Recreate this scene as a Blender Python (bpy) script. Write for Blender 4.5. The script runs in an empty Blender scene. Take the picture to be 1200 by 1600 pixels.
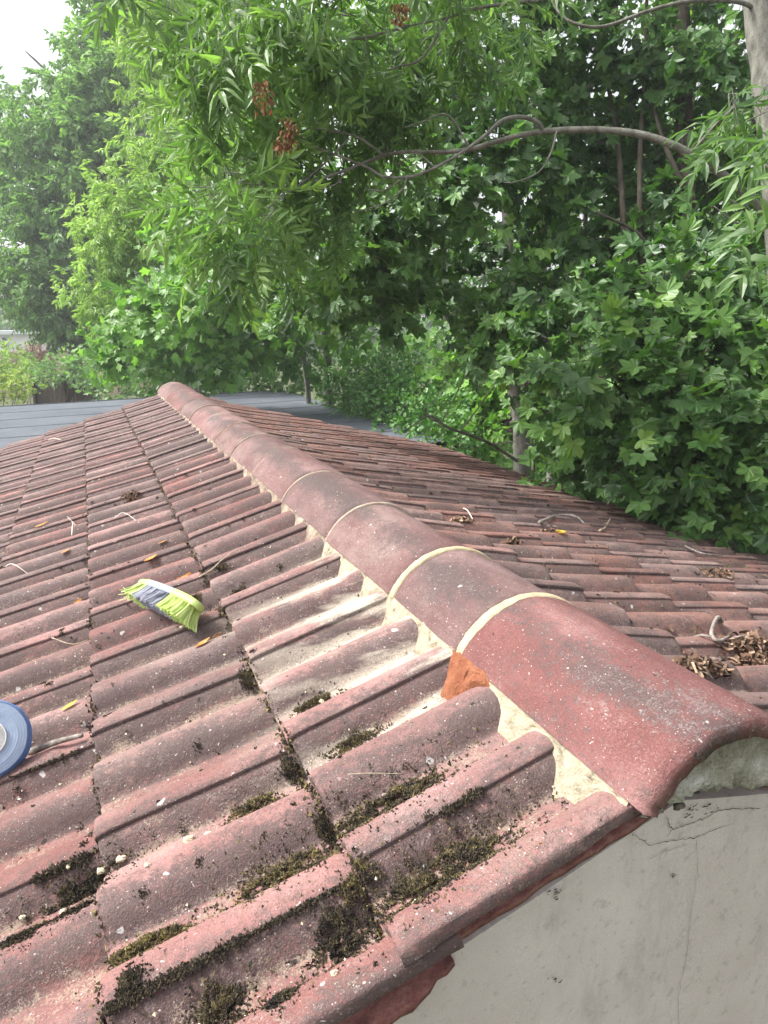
import bpy, math, random
import numpy as np
from mathutils import Vector, Matrix, noise
R_ = math.radians
rnd = random.Random(7)
rg = np.random.default_rng(11)
SC = bpy.context.scene
COL = SC.collection

# ------------------------------------------------------------------ camera
CAM = np.array([-0.66558194, -0.504006, 0.54797881])
CR = np.array([0.91705989, -0.39827132, -0.0195221])
CU = np.array([0.12644023, 0.24401173, 0.96149423])
CF = np.array([0.37817195, 0.88421617, -0.27413088])
FPX = 1048.16
cd = bpy.data.cameras.new('camera'); cam = bpy.data.objects.new('camera', cd); COL.objects.link(cam)
cd.sensor_fit = 'VERTICAL'; cd.sensor_height = 36; cd.lens = FPX / 1600 * 36
cd.clip_start = .02; cd.clip_end = 2000
cam.matrix_world = Matrix(((CR[0], CU[0], -CF[0], CAM[0]), (CR[1], CU[1], -CF[1], CAM[1]), (CR[2], CU[2], -CF[2], CAM[2]), (0, 0, 0, 1)))
SC.camera = cam

def at(px, py, depth):
    """the place in the garden seen at a photo pixel, so many metres away"""
    return CAM + depth * (CF + CR * (px - 600) / FPX - CU * (py - 800) / FPX)

# ------------------------------------------------------------------ light
SUN = Vector((-.55, .26, .79)).normalized()
w = bpy.data.worlds.new('World'); SC.world = w; w.use_nodes = True
wn = w.node_tree; wn.nodes.clear()
sky = wn.nodes.new('ShaderNodeTexSky'); sky.sky_type = 'NISHITA'; sky.sun_disc = False
sky.sun_elevation = math.asin(SUN.z); sky.sun_rotation = math.atan2(SUN.x, SUN.y)
sky.air_density = 1.0; sky.dust_density = 6.0; sky.ozone_density = 1.0
hs = wn.nodes.new('ShaderNodeHueSaturation'); hs.inputs['Saturation'].default_value = .42; hs.inputs['Value'].default_value = .82
bgn = wn.nodes.new('ShaderNodeBackground'); bgn.inputs['Strength'].default_value = .15
wo = wn.nodes.new('ShaderNodeOutputWorld')
tc = wn.nodes.new('ShaderNodeTexCoord'); cn = wn.nodes.new('ShaderNodeTexNoise'); cn.inputs['Scale'].default_value = 3.2; cn.inputs['Detail'].default_value = 7
cr_ = wn.nodes.new('ShaderNodeMapRange'); cr_.inputs[1].default_value = .38; cr_.inputs[2].default_value = .66
cl = wn.nodes.new('ShaderNodeMix'); cl.data_type = 'RGBA'; sc_ = wn.nodes.new('ShaderNodeHueSaturation'); sc_.inputs['Saturation'].default_value = .04; sc_.inputs['Value'].default_value = 1.08
wn.links.new(tc.outputs['Generated'], cn.inputs['Vector']); wn.links.new(cn.outputs['Fac'], cr_.inputs[0]); wn.links.new(cr_.outputs[0], cl.inputs[0])
wn.links.new(sky.outputs[0], hs.inputs['Color']); wn.links.new(sky.outputs[0], sc_.inputs['Color']); wn.links.new(hs.outputs[0], cl.inputs[6]); wn.links.new(sc_.outputs[0], cl.inputs[7]); wn.links.new(cl.outputs[2], bgn.inputs['Color']); wn.links.new(bgn.outputs[0], wo.inputs[0])
ld = bpy.data.lights.new('sun', 'SUN'); ld.energy = 2.2; ld.angle = R_(11); ld.color = (1, .96, .9)
sun = bpy.data.objects.new('sun', ld); COL.objects.link(sun)
sun.rotation_euler = SUN.to_track_quat('Z', 'Y').to_euler(); sun.location = SUN * 30
SC.view_settings.view_transform = 'Standard'; SC.view_settings.look = 'None'; SC.view_settings.gamma = 1
SC.view_settings.exposure = 1.5
SC.cycles.max_bounces = 8; SC.cycles.transparent_max_bounces = 4; SC.cycles.use_denoising = True

# ------------------------------------------------------------------ material helpers
class NT:
    def __init__(s, name):
        s.m = bpy.data.materials.new(name); s.m.use_nodes = True; s.t = s.m.node_tree; s.t.nodes.clear()
        s.out = s.n('OutputMaterial'); s.bsdf = s.n('BsdfPrincipled'); s.l(s.bsdf.outputs[0], s.out.inputs[0])
    def n(s, t): return s.t.nodes.new('ShaderNode' + t)
    def l(s, a, b): s.t.links.new(a, b)
    def put(s, sock, v):
        if hasattr(v, 'links') or isinstance(v, bpy.types.NodeSocket): s.l(v, sock)
        else: sock.default_value = v
    def pos(s): return s.n('NewGeometry').outputs['Position']
    def rand(s): return s.n('ObjectInfo').outputs['Random']
    def attr(s, a):
        n = s.n('Attribute'); n.attribute_name = a; return n.outputs['Fac']
    def math(s, op, a, b=0.0, clamp=False):
        n = s.n('Math'); n.operation = op; n.use_clamp = clamp; s.put(n.inputs[0], a); s.put(n.inputs[1], b); return n.outputs[0]
    def vmath(s, op, a, b):
        n = s.n('VectorMath'); n.operation = op; s.put(n.inputs[0], a); s.put(n.inputs[1], b); return n.outputs[0]
    def sep(s, v):
        n = s.n('SeparateXYZ'); s.l(v, n.inputs[0]); return n.outputs
    def noise(s, v, scale, detail=4, rough=.6, dist=0):
        n = s.n('TexNoise'); s.put(n.inputs['Vector'], v); n.inputs['Scale'].default_value = scale; n.inputs['Detail'].default_value = detail
        n.inputs['Roughness'].default_value = rough; n.inputs['Distortion'].default_value = dist; return n.outputs['Fac']
    def vor(s, v, scale, feature='F1', rand=1.0):
        n = s.n('TexVoronoi'); n.feature = feature; s.put(n.inputs['Vector'], v); n.inputs['Scale'].default_value = scale
        n.inputs['Randomness'].default_value = rand; return n.outputs
    def ramp(s, f, stops):
        n = s.n('ValToRGB'); e = n.color_ramp.elements
        while len(e) < len(stops): e.new(.5)
        for i, (p, c) in enumerate(stops):
            e[i].position = p; e[i].color = (*c, 1) if len(c) == 3 else c
        s.put(n.inputs[0], f); return n.outputs[0]
    def step(s, f, a, b):
        n = s.n('MapRange'); n.interpolation_type = 'SMOOTHSTEP'; s.put(n.inputs[0], f); n.inputs[1].default_value = a; n.inputs[2].default_value = b
        return n.outputs[0]
    def mix(s, f, a, b, mode='MIX'):
        n = s.n('Mix'); n.data_type = 'RGBA'; n.blend_type = mode; s.put(n.inputs[0], f)
        for k, v in ((6, a), (7, b)):
            s.put(n.inputs[k], (*v, 1) if isinstance(v, tuple) and len(v) == 3 else v)
        return n.outputs[2]
    def grey(s, f):   # value -> grey colour multiplier
        n = s.n('CombineColor'); [s.put(n.inputs[i], f) for i in range(3)]; return n.outputs[0]
    def bump(s, h, strength, dist, prev=None):
        n = s.n('Bump'); n.inputs['Strength'].default_value = strength; n.inputs['Distance'].default_value = dist; s.l(h, n.inputs['Height'])
        if prev is not None: s.l(prev, n.inputs['Normal'])
        return n.outputs[0]
    def done(s, col, rough=.9, normal=None, spec=.3):
        s.put(s.bsdf.inputs['Base Color'], (*col, 1) if isinstance(col, tuple) and len(col) == 3 else col)
        s.put(s.bsdf.inputs['Roughness'], rough); s.bsdf.inputs['Specular IOR Level'].default_value = spec
        if normal is not None: s.l(normal, s.bsdf.inputs['Normal'])
        return s.m

def spots(k, v, scale, size, keep, wob=None):
    """round-ish marks: voronoi cells, only a share 'keep' of them"""
    if wob is not None: v = wob
    o = k.vor(v, scale)
    c = k.sep(o['Color'])
    r = k.math('MULTIPLY', c[1], size)
    d = k.step(k.math('SUBTRACT', r, o['Distance']), 0, .08)
    g = k.math('LESS_THAN', c[0], keep)
    return k.math('MULTIPLY', d, g)

def m_tile(name, ridge=False, algae_shade=.29, warm=False):
    k = NT(name)
    P0 = k.pos(); rn = k.rand()
    off = k.n('CombineXYZ'); k.put(off.inputs[0], k.math('MULTIPLY', rn, 37.0)); k.put(off.inputs[1], k.math('MULTIPLY', rn, 91.0)); k.put(off.inputs[2], k.math('MULTIPLY', rn, 13.0))
    P = k.vmath('ADD', P0, off.outputs[0])
    wv = k.n('TexNoise'); wv.inputs['Scale'].default_value = 60; wv.inputs['Detail'].default_value = 3; k.l(P, wv.inputs['Vector'])
    wob = k.vmath('ADD', P, k.vmath('MULTIPLY', k.vmath('SUBTRACT', wv.outputs['Color'], (.5, .5, .5)), (.02, .02, .02)))
    ps = k.vmath('MULTIPLY', P, (.55, 1, 1) if not ridge else (1, .5, 1))
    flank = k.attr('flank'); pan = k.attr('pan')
    A = k.noise(ps, 7, 6, .65)
    G = k.noise(P, 330, 3, .7); G2 = k.noise(P, 900, 2, .6); Gm = k.noise(P, 75, 5, .75)
    gr = k.math('ADD', k.math('MULTIPLY', k.math('SUBTRACT', G, .5), .75), k.math('MULTIPLY', k.math('SUBTRACT', Gm, .5), .75))
    if ridge:
        col = k.ramp(A, [(.3, (.120, .040, .037)), (.5, (.160, .063, .058)), (.68, (.225, .112, .105))])
    else:
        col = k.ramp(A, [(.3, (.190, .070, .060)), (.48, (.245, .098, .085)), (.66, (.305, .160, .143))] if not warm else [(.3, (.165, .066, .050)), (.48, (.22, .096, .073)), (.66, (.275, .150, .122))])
    # tile-to-tile difference
    hv = k.n('HueSaturation'); k.l(col, hv.inputs['Color']); k.put(hv.inputs['Value'], k.math('ADD', k.math('MULTIPLY', rn, .42), .68))
    k.put(hv.inputs['Saturation'], k.math('ADD', k.math('MULTIPLY', k.math('FRACT', k.math('MULTIPLY', rn, 7.7)), .35), .64)); col = hv.outputs[0]
    # worn-off pigment: bare grey-brown body showing
    Wn = k.noise(ps, 3.2, 9, .72)
    col = k.mix(k.math('MULTIPLY', k.step(Wn, .5, .66), .55), col, (.245, .185, .165))
    # black algal film, with shade painted into the near flank of each roll
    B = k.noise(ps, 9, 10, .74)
    b = k.math('ADD', k.math('ADD', B, gr), k.math('MULTIPLY', k.math('MINIMUM', flank, 1.0), algae_shade))
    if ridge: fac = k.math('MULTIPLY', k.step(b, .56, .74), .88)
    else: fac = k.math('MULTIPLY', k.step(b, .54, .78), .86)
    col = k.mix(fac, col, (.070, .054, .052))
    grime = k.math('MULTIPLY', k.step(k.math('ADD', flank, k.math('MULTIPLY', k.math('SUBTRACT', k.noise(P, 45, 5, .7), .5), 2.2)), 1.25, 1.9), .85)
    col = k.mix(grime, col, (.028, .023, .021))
    # pale bloom
    C = k.noise(ps, 5.5, 9, .75)
    col = k.mix(k.math('MULTIPLY', k.step(k.math('ADD', C, gr), .54, .74), .26 if ridge else .28), col, (.38, .295, .28))
    # sandy wash in the channels between rolls
    D = k.noise(P, 12, 8, .7)
    dd = k.math('ADD', k.math('ADD', D, gr), k.math('MULTIPLY', pan, .15))
    if not ridge:
        col = k.mix(k.math('MULTIPLY', k.step(dd, .64, .80), .6), col, (.29, .225, .17))
        # cement washed down from the new ridge pointing
        q = k.sep(P0)
        ax = k.math('MULTIPLY', q[0], -1.0)
        reach = k.math('SUBTRACT', 1.0, k.step(ax, .16, .56))
        side = k.math('GREATER_THAN', ax, 0.0)
        zone = k.math('MULTIPLY', k.step(q[1], .30, .40), k.math('SUBTRACT', 1.0, k.step(q[1], 1.0, 1.25)))
        st = k.noise(k.vmath('MULTIPLY', P0, (2.2, 14, 14)), 1.0, 6, .6)
        wash = k.math('MULTIPLY', k.math('MULTIPLY', reach, side), k.math('MULTIPLY', zone, k.step(k.math('ADD', st, k.math('MULTIPLY', pan, .12)), .47, .60)))
        col = k.mix(k.math('MULTIPLY', wash, .8), col, (.45, .405, .33))
    # fine sand grain
    gm = k.math('ADD', k.math('MULTIPLY', k.math('ADD', G, k.math('MULTIPLY', G2, .5)), 1.1), .17); col = k.mix(1.0, col, k.grey(gm), 'MULTIPLY')
    col = k.mix(k.math('MULTIPLY', k.step(G2, .64, .74), .6), col, (.46, .37, .34))
    col = k.mix(k.math('MULTIPLY', k.step(k.noise(P, 200, 3, .65), .57, .68), .62), col, (.055, .042, .042))
    # lichens
    wm = spots(k, P, 30, .24, .17 if not ridge else .06, wob); col = k.mix(k.math('MULTIPLY', wm, .75), col, (.46, .44, .43))
    wm2 = spots(k, P, 120, .30, .14 if not ridge else .16, wob); col = k.mix(k.math('MULTIPLY', wm2, .75), col, (.48, .43, .40))
    wm3 = spots(k, P, 300, .34, .10 if not ridge else .16, None); col = k.mix(k.math('MULTIPLY', wm3, .75), col, (.48, .42, .38))
    bm = spots(k, k.vmath('ADD', P, (3.1, 1.7, 2.2)), 62, .30, .16 if not ridge else .05, wob); col = k.mix(k.math('MULTIPLY', bm, .85), col, (.02, .018, .018))
    h = k.math('ADD', G, k.math('MULTIPLY', k.noise(P, 60, 5, .6), 1.2))
    nb = k.bump(h, .7, .0045)
    return k.done(col, k.math('ADD', k.math('MULTIPLY', A, .2), .68), nb, .25)

def m_simple(name, stops, scale=30, rough=.9, bump=.4, bdist=.003, detail=8, grain=250, spec=.25, stretch=(1, 1, 1)):
    k = NT(name); P = k.vmath('MULTIPLY', k.pos(), stretch)
    A = k.noise(P, scale, detail, .68)
    n = len(stops); col = k.ramp(A, [(.32 + .36 * i / max(1, n - 1), c) for i, c in enumerate(stops)])
    G = k.noise(P, grain, 3, .65); col = k.mix(1.0, col, k.grey(k.math('ADD', k.math('MULTIPLY', G, .6), .7)), 'MULTIPLY')
    nb = k.bump(k.math('ADD', G, k.math('MULTIPLY', A, 2)), bump, bdist)
    return k.done(col, rough, nb, spec)

def m_tint(name, stops, rough=.85, trans=0.0, spec=.3, tcol=None):
    """colour picked by the per-leaf / per-grain 'tint' value"""
    k = NT(name); t = k.attr('tint'); n = len(stops)
    col = k.ramp(t, [(i / max(1, n - 1), c) for i, c in enumerate(stops)])
    if trans:
        G = k.noise(k.pos(), 40, 3, .6); col = k.mix(1.0, col, k.grey(k.math('ADD', k.math('MULTIPLY', G, .5), .75)), 'MULTIPLY')
    k.done(col, rough, None, spec)
    if trans:
        tr = k.n('BsdfTranslucent'); k.l(k.mix(1.0, col, (*(tcol or (1.5, 1.75, .75)),), 'MULTIPLY'), tr.inputs[0])
        mx = k.n('MixShader'); mx.inputs[0].default_value = trans; k.l(k.bsdf.outputs[0], mx.inputs[1]); k.l(tr.outputs[0], mx.inputs[2]); k.l(mx.outputs[0], k.out.inputs[0])
    return k.m

M = {}
M['tile'] = m_tile('tile_concrete'); M['tile_brown'] = m_tile('tile_concrete_brown', algae_shade=.20, warm=True); M['ridge'] = m_tile('ridge_concrete', True, .24)  # right slope: browner tile colours, less darkening on the flanks
M['tile_edge'] = m_simple('broken_tile_body', [(.12, .05, .045), (.24, .10, .085), (.33, .18, .15)], 40, .95, .8, .006)
M['mortar'] = m_simple('cream_mortar', [(.13, .115, .09), (.33, .285, .205), (.42, .365, .265), (.48, .42, .31)], 42, .95, .9, .006)
M['mortar_worn'] = m_simple('worn_mortar', [(.13, .095, .075), (.26, .21, .16), (.46, .395, .30)], 18, .95, .9, .006)
M['joint'] = m_simple('cream_pointing', [(.27, .215, .135), (.37, .305, .195), (.44, .375, .255)], 40, .95, .5, .003)
M['joint_old'] = m_simple('weathered_pointing', [(.20, .14, .115), (.30, .235, .185), (.40, .33, .26)], 30, .95, .5, .003)
M['old_mortar'] = m_simple('old_mortar', [(.10, .09, .06), (.30, .28, .21), (.42, .40, .33), (.62, .60, .54)], 16, .95, 1, .008)
M['gap_rubble'] = m_simple('gap_shade_bedding', [(.04, .032, .026), (.12, .10, .085), (.26, .23, .19)], 30, .95, 1, .006)
M['terracotta'] = m_simple('terracotta_mortar', [(.175, .060, .030), (.235, .088, .044), (.29, .12, .068)], 30, .9, .9, .006)
M['bark_grey'] = m_simple('grey_bark', [(.075, .074, .062), (.165, .160, .138), (.25, .245, .215)], 22, .95, .7, .006, stretch=(1, 1, .4))
M['bark_dark'] = m_simple('brown_bark', [(.045, .038, .03), (.085, .072, .058), (.15, .13, .105)], 18, .95, .8, .01, stretch=(1, 1, .3))
M['wood'] = m_simple('weathered_stick', [(.10, .085, .075), (.22, .19, .165), (.33, .30, .27)], 60, .9, .6, .002)
M['twig'] = m_simple('pale_twig', [(.25, .20, .14), (.40, .34, .26)], 60, .9, .5, .001)
M['straw'] = m_simple('bleached_straw', [(.5, .46, .40), (.68, .64, .58)], 60, .8, .3, .001)

def m_wall():
    k = NT('cement_render'); P = k.pos()
    A = k.noise(P, 3.5, 9, .66); col = k.ramp(A, [(.28, (.46, .395, .365)), (.5, (.535, .470, .44)), (.7, (.60, .535, .505))])
    B = k.noise(k.vmath('MULTIPLY', P, (1.5, 1, .5)), 9, 10, .75); col = k.mix(k.math('MULTIPLY', k.step(B, .52, .70), .42), col, (.31, .275, .25))
    C = k.noise(P, 46, 6, .7); col = k.mix(k.math('MULTIPLY', k.step(C, .55, .66), .40), col, (.29, .255, .235))
    D = k.noise(P, 18, 8, .75); col = k.mix(k.math('MULTIPLY', k.step(D, .56, .7), .30), col, (.52, .505, .48))
    G = k.noise(P, 420, 3, .7); col = k.mix(1.0, col, k.grey(k.math('ADD', k.math('MULTIPLY', G, .5), .75)), 'MULTIPLY')
    nb = k.bump(k.math('ADD', G, k.math('MULTIPLY', A, 3)), .35, .003)
    return k.done(col, .95, nb, .2)
M['wall'] = m_wall()
def m_felt():
    k = NT('mineral_felt'); P = k.pos()
    A = k.noise(P, 1.6, 8, .65); col = k.ramp(A, [(.3, (.070, .080, .097)), (.7, (.105, .117, .136))])
    B = k.noise(P, 14, 6, .7); col = k.mix(k.math('MULTIPLY', k.step(B, .56, .72), .4), col, (.22, .23, .245))
    G = k.noise(P, 220, 2, .7); col = k.mix(1.0, col, k.grey(k.math('ADD', k.math('MULTIPLY', G, .8), .6)), 'MULTIPLY')
    return k.done(col, .95, k.bump(G, .4, .004), .2)
M['felt'] = m_felt()
M['crack'] = m_simple('crack_dark', [(.07, .062, .055), (.13, .118, .105)], 60)
M['hair_crack'] = m_simple('crack_faint', [(.30, .275, .255), (.37, .34, .32)], 60)
M['lime'] = m_tint('lime_bristle', [(.26, .38, .07), (.42, .54, .14), (.52, .62, .27)], .45, 0, .4)
M['grey_bristle'] = m_tint('grey_bristle', [(.13, .135, .17), (.25, .26, .32), (.38, .39, .46)], .45, 0, .4)
M['grey_plastic'] = m_simple('grey_plastic', [(.22, .26, .31), (.30, .34, .39)], 30, .5, .1, .001, spec=.4)
M['lime_plastic'] = m_simple('lime_plastic', [(.34, .46, .12), (.42, .54, .17)], 30, .5, .1, .001, spec=.4)
def m_paper():
    k = NT('blue_paper'); P = k.pos(); A = k.noise(P, 35, 6, .7)
    col = k.ramp(A, [(.3, (.24, .31, .43)), (.7, (.32, .39, .50))]); return k.done(col, .8, k.bump(A, .3, .003), .3)
M['paper_end'] = m_paper()
M['paper'] = m_simple('blue_paper_sheet', [(.07, .17, .42), (.11, .22, .48)], 14, .7, .15, .002)
M['core'] = m_simple('white_core', [(.70, .69, .67), (.80, .79, .78)], 20, .8, .2, .002)
M['moss'] = m_tint('moss_growth', [(.018, .015, .012), (.055, .044, .026), (.115, .092, .042), (.21, .175, .06)], .95)
M['crumb'] = m_tint('mortar_crumb', [(.30, .24, .16), (.50, .43, .31), (.66, .60, .48)], .95)
M['pellet'] = m_tint('black_debris', [(.012, .011, .010), (.04, .034, .028), (.085, .065, .05)], .95)
M['dry_leaf'] = m_tint('dry_leaf', [(.22, .085, .03), (.42, .20, .06), (.55, .33, .12)], .8, .2, tcol=(1.2, 1, .7))
M['pale_leaf'] = m_tint('pale_leaf', [(.45, .36, .18), (.6, .52, .34)], .8, .2, tcol=(1.2, 1, .7))
M['yellow_leaf'] = m_tint('yellow_leaf', [(.55, .42, .05), (.66, .55, .1)], .7, .3, tcol=(1.2, 1, .7))
M['green_leaf'] = m_tint('fallen_green_leaf', [(.08, .20, .035), (.14, .28, .05)], .6, .3)
M['bark_shred'] = m_tint('dead_plant_shreds', [(.035, .02, .014), (.10, .058, .038), (.20, .125, .085), (.34, .25, .17)], .9)
M['seeds'] = m_tint('dead_ash_keys', [(.07, .034, .015), (.145, .070, .030), (.23, .125, .06)], .85, .2, tcol=(1.3, .9, .6))
M['syc'] = m_tint('sycamore_leaf', [(.030, .074, .024), (.060, .136, .036), (.104, .208, .048), (.19, .31, .065)], .42, .34, .45)
M['syc_light'] = m_tint('young_sycamore_leaf', [(.06, .14, .036), (.12, .245, .05), (.20, .35, .08)], .45, .42, .4)
M['ash'] = m_tint('ash_leaf', [(.055, .115, .042), (.110, .195, .060), (.190, .300, .095)], .42, .42, .45)
M['ash_mid'] = m_tint('ash_leaf_yellowish', [(.11, .18, .06), (.23, .34, .105), (.35, .47, .17)], .5, .42, .4)
M['ash_far'] = m_tint('ash_leaf_far', [(.085, .16, .066), (.155, .265, .10), (.25, .38, .15)], .55, .42, .35)
M['shrub'] = m_tint('shrub_leaf', [(.030, .095, .022), (.065, .175, .035), (.13, .27, .055)], .4, .28, .45)
M['bush_yellow'] = m_tint('golden_leaf', [(.16, .24, .04), (.27, .36, .06), (.38, .46, .10)], .5, .3)
M['bush_pink'] = m_tint('dusky_leaf', [(.14, .085, .07), (.26, .17, .14), (.36, .27, .21)], .6, .3, tcol=(1.1, 1, .9))
M['purple'] = m_tint('purple_leaf', [(.018, .008, .014), (.04, .015, .028), (.07, .03, .05)], .4, .15, tcol=(1.5, .6, 1))
M['timber'] = m_simple('dark_timber', [(.028, .020, .015), (.055, .04, .03)], 12, .9, .4, .004)
M['white_wall'] = m_simple('white_boarding', [(.62, .62, .60), (.74, .74, .72)], 4, .8, .1, .003)
M['pale_roof'] = m_simple('pale_sheet_roof', [(.52, .56, .60), (.62, .66, .69)], 3, .5, .1, .003)
M['tan'] = m_simple('tan_brick', [(.32, .235, .165), (.42, .32, .235)], 6, .9, .4, .01)
M['dark_glass'] = m_simple('window_glass', [(.02, .025, .03), (.04, .045, .05)], 3, .12, 0, .001, spec=.5)
M['ground'] = m_simple('garden_soil_and_grass', [(.05, .045, .025), (.06, .075, .028), (.09, .12, .04)], 1.2, .95, .6, .03, grain=40)

# ------------------------------------------------------------------ object helpers
def tag(o, label, cat, group=None, kind=None):
    if label: o['label'] = label
    if cat: o['category'] = cat
    if group: o['group'] = group
    if kind: o['kind'] = kind
    return o
def thing(name, label, cat, loc=(0, 0, 0), group=None):
    o = bpy.data.objects.new(name, None); COL.objects.link(o); o.location = loc; o.empty_display_size = .1
    return tag(o, label, cat, group)
def mesh(name, V, F, mat, smooth=True, attrs=None):
    """V n x 3; F list of faces, or an m x 3 / m x 4 int array"""
    me = bpy.data.meshes.new(name); V = np.asarray(V, np.float32)
    if isinstance(F, np.ndarray):
        m, kk = F.shape; me.vertices.add(len(V)); me.vertices.foreach_set('co', V.ravel())
        me.loops.add(m * kk); me.loops.foreach_set('vertex_index', F.astype(np.int32).ravel())
        me.polygons.add(m); me.polygons.foreach_set('loop_start', np.arange(0, m * kk, kk, dtype=np.int32))
        me.update(calc_edges=True)
    else:
        me.from_pydata([tuple(map(float, v)) for v in V], [], F); me.update()
    me.polygons.foreach_set('use_smooth', np.full(len(me.polygons), smooth))
    for a, vals in (attrs or {}).items():
        at_ = me.attributes.new(a, 'FLOAT', 'POINT'); at_.data.foreach_set('value', np.asarray(vals, np.float32))
    me.materials.append(mat); return me
def obj(name, me, parent=None, loc=None):
    o = bpy.data.objects.new(name, me); COL.objects.link(o)
    if loc is not None: o.location = loc
    if parent is not None:
        o.parent = parent
        # children are built in world coordinates: take the parent's place off again
        if loc is None: o.location = -Vector(wloc(parent))
    return o
def wloc(o):
    v = Vector((0, 0, 0))
    while o is not None: v += o.location; o = o.parent
    return v
def part(name, V, F, mat, parent=None, **kw): return obj(name, mesh(name, V, F, mat, **kw), parent)

class MB:
    def __init__(s): s.V = []; s.F = []; s.T = []
    def add(s, V, F, tint=0.5):
        b = len(s.V); s.V += [tuple(v) for v in V]; s.F += [tuple(i + b for i in f) for f in F]; s.T += [tint] * len(V)
    def box(s, lo, hi, tint=.5):
        x0, y0, z0 = lo; x1, y1, z1 = hi
        s.add([(x0, y0, z0), (x1, y0, z0), (x1, y1, z0), (x0, y1, z0), (x0, y0, z1), (x1, y0, z1), (x1, y1, z1), (x0, y1, z1)],
              [(0, 3, 2, 1), (4, 5, 6, 7), (0, 1, 5, 4), (1, 2, 6, 5), (2, 3, 7, 6), (3, 0, 4, 7)], tint)
    def tube(s, pts, radii, sides=6, cap=True, tint=.5, wob=0.0):
        pts = [Vector(p) for p in pts]; n = len(pts); V = []; ref = None
        for i, p in enumerate(pts):
            d = (pts[min(i + 1, n - 1)] - pts[max(i - 1, 0)])
            d = d.normalized() if d.length > 1e-9 else Vector((0, 0, 1))
            if ref is None: ref = d.orthogonal().normalized()
            a = (ref - d * ref.dot(d)); a = a.normalized() if a.length > 1e-6 else d.orthogonal().normalized(); ref = a; b = d.cross(a)
            r = radii[i] if hasattr(radii, '__len__') else radii
            for j in range(sides):
                t = 2 * math.pi * j / sides; rr = r * (1 + wob * (noise.noise(p * 9 + Vector((j, 0, 0)))))
                V.append(p + (a * math.cos(t) + b * math.sin(t)) * rr)
        F = [(i * sides + j, i * sides + (j + 1) % sides, (i + 1) * sides + (j + 1) % sides, (i + 1) * sides + j) for i in range(n - 1) for j in range(sides)]
        if cap: F += [tuple(range(sides))[::-1], tuple((n - 1) * sides + j for j in range(sides))]
        s.add(V, F, tint)
    def build(s, name, mat, parent=None, smooth=True, tint=False):
        return part(name, s.V, s.F, mat, parent, smooth=smooth, attrs={'tint': s.T} if tint else None)

def spline(pts, n=8):
    """smooth line through points (Catmull-Rom)"""
    P = [np.array(p, float) for p in pts]; P = [2 * P[0] - P[1]] + P + [2 * P[-1] - P[-2]]; out = []
    for i in range(1, len(P) - 2):
        for t in np.linspace(0, 1, n, endpoint=False):
            a, b, c, d = P[i - 1:i + 3]
            out.append(.5 * ((2 * b) + (c - a) * t + (2 * a - 5 * b + 4 * c - d) * t * t + (3 * b - a - 3 * c + d) * t ** 3))
    out.append(P[-2]); return out
def lerp(a, b, t): return a + (b - a) * t
def fbm(v, o=4): return noise.fractal(Vector(v), 1.0, 2.0, o)

# ================================================================== THE GARAGE ROOF
PIT = R_(15.4); CP, SP = math.cos(PIT), math.sin(PIT)
G_ = .3233; D1 = .4513; NC = 8; H = .036; LAP = .395; TILT = .024; TILT0 = .007
YS = .166; NT_ = 19; YEND = YS + .3 * NT_
def S(sx, d, y, n): return np.array([sx * (d * CP + n * SP), y, -d * SP + n * CP])
def bump_(x):
    t = abs(x) / .0565
    if t >= 1: return 0.0
    return (1 - t ** 2.7) ** 1.12
def hprof(v):
    v = v % .3
    h = max(bump_(v - .022), bump_(v - .172), bump_(v - .322))
    return H * h
def hrec(v):   # with the recessed under-lap beyond the neighbour's edge
    return hprof(v) - (.0065 if v > .255 else 0)
def surf(d, y):
    i = max(0, math.ceil((d - D1) / G_ - 1e-6)); s = D1 + G_ * i - d
    v = (y - YS) % .3
    return hprof(v) - H - (TILT if i else TILT0) * s / G_

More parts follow.
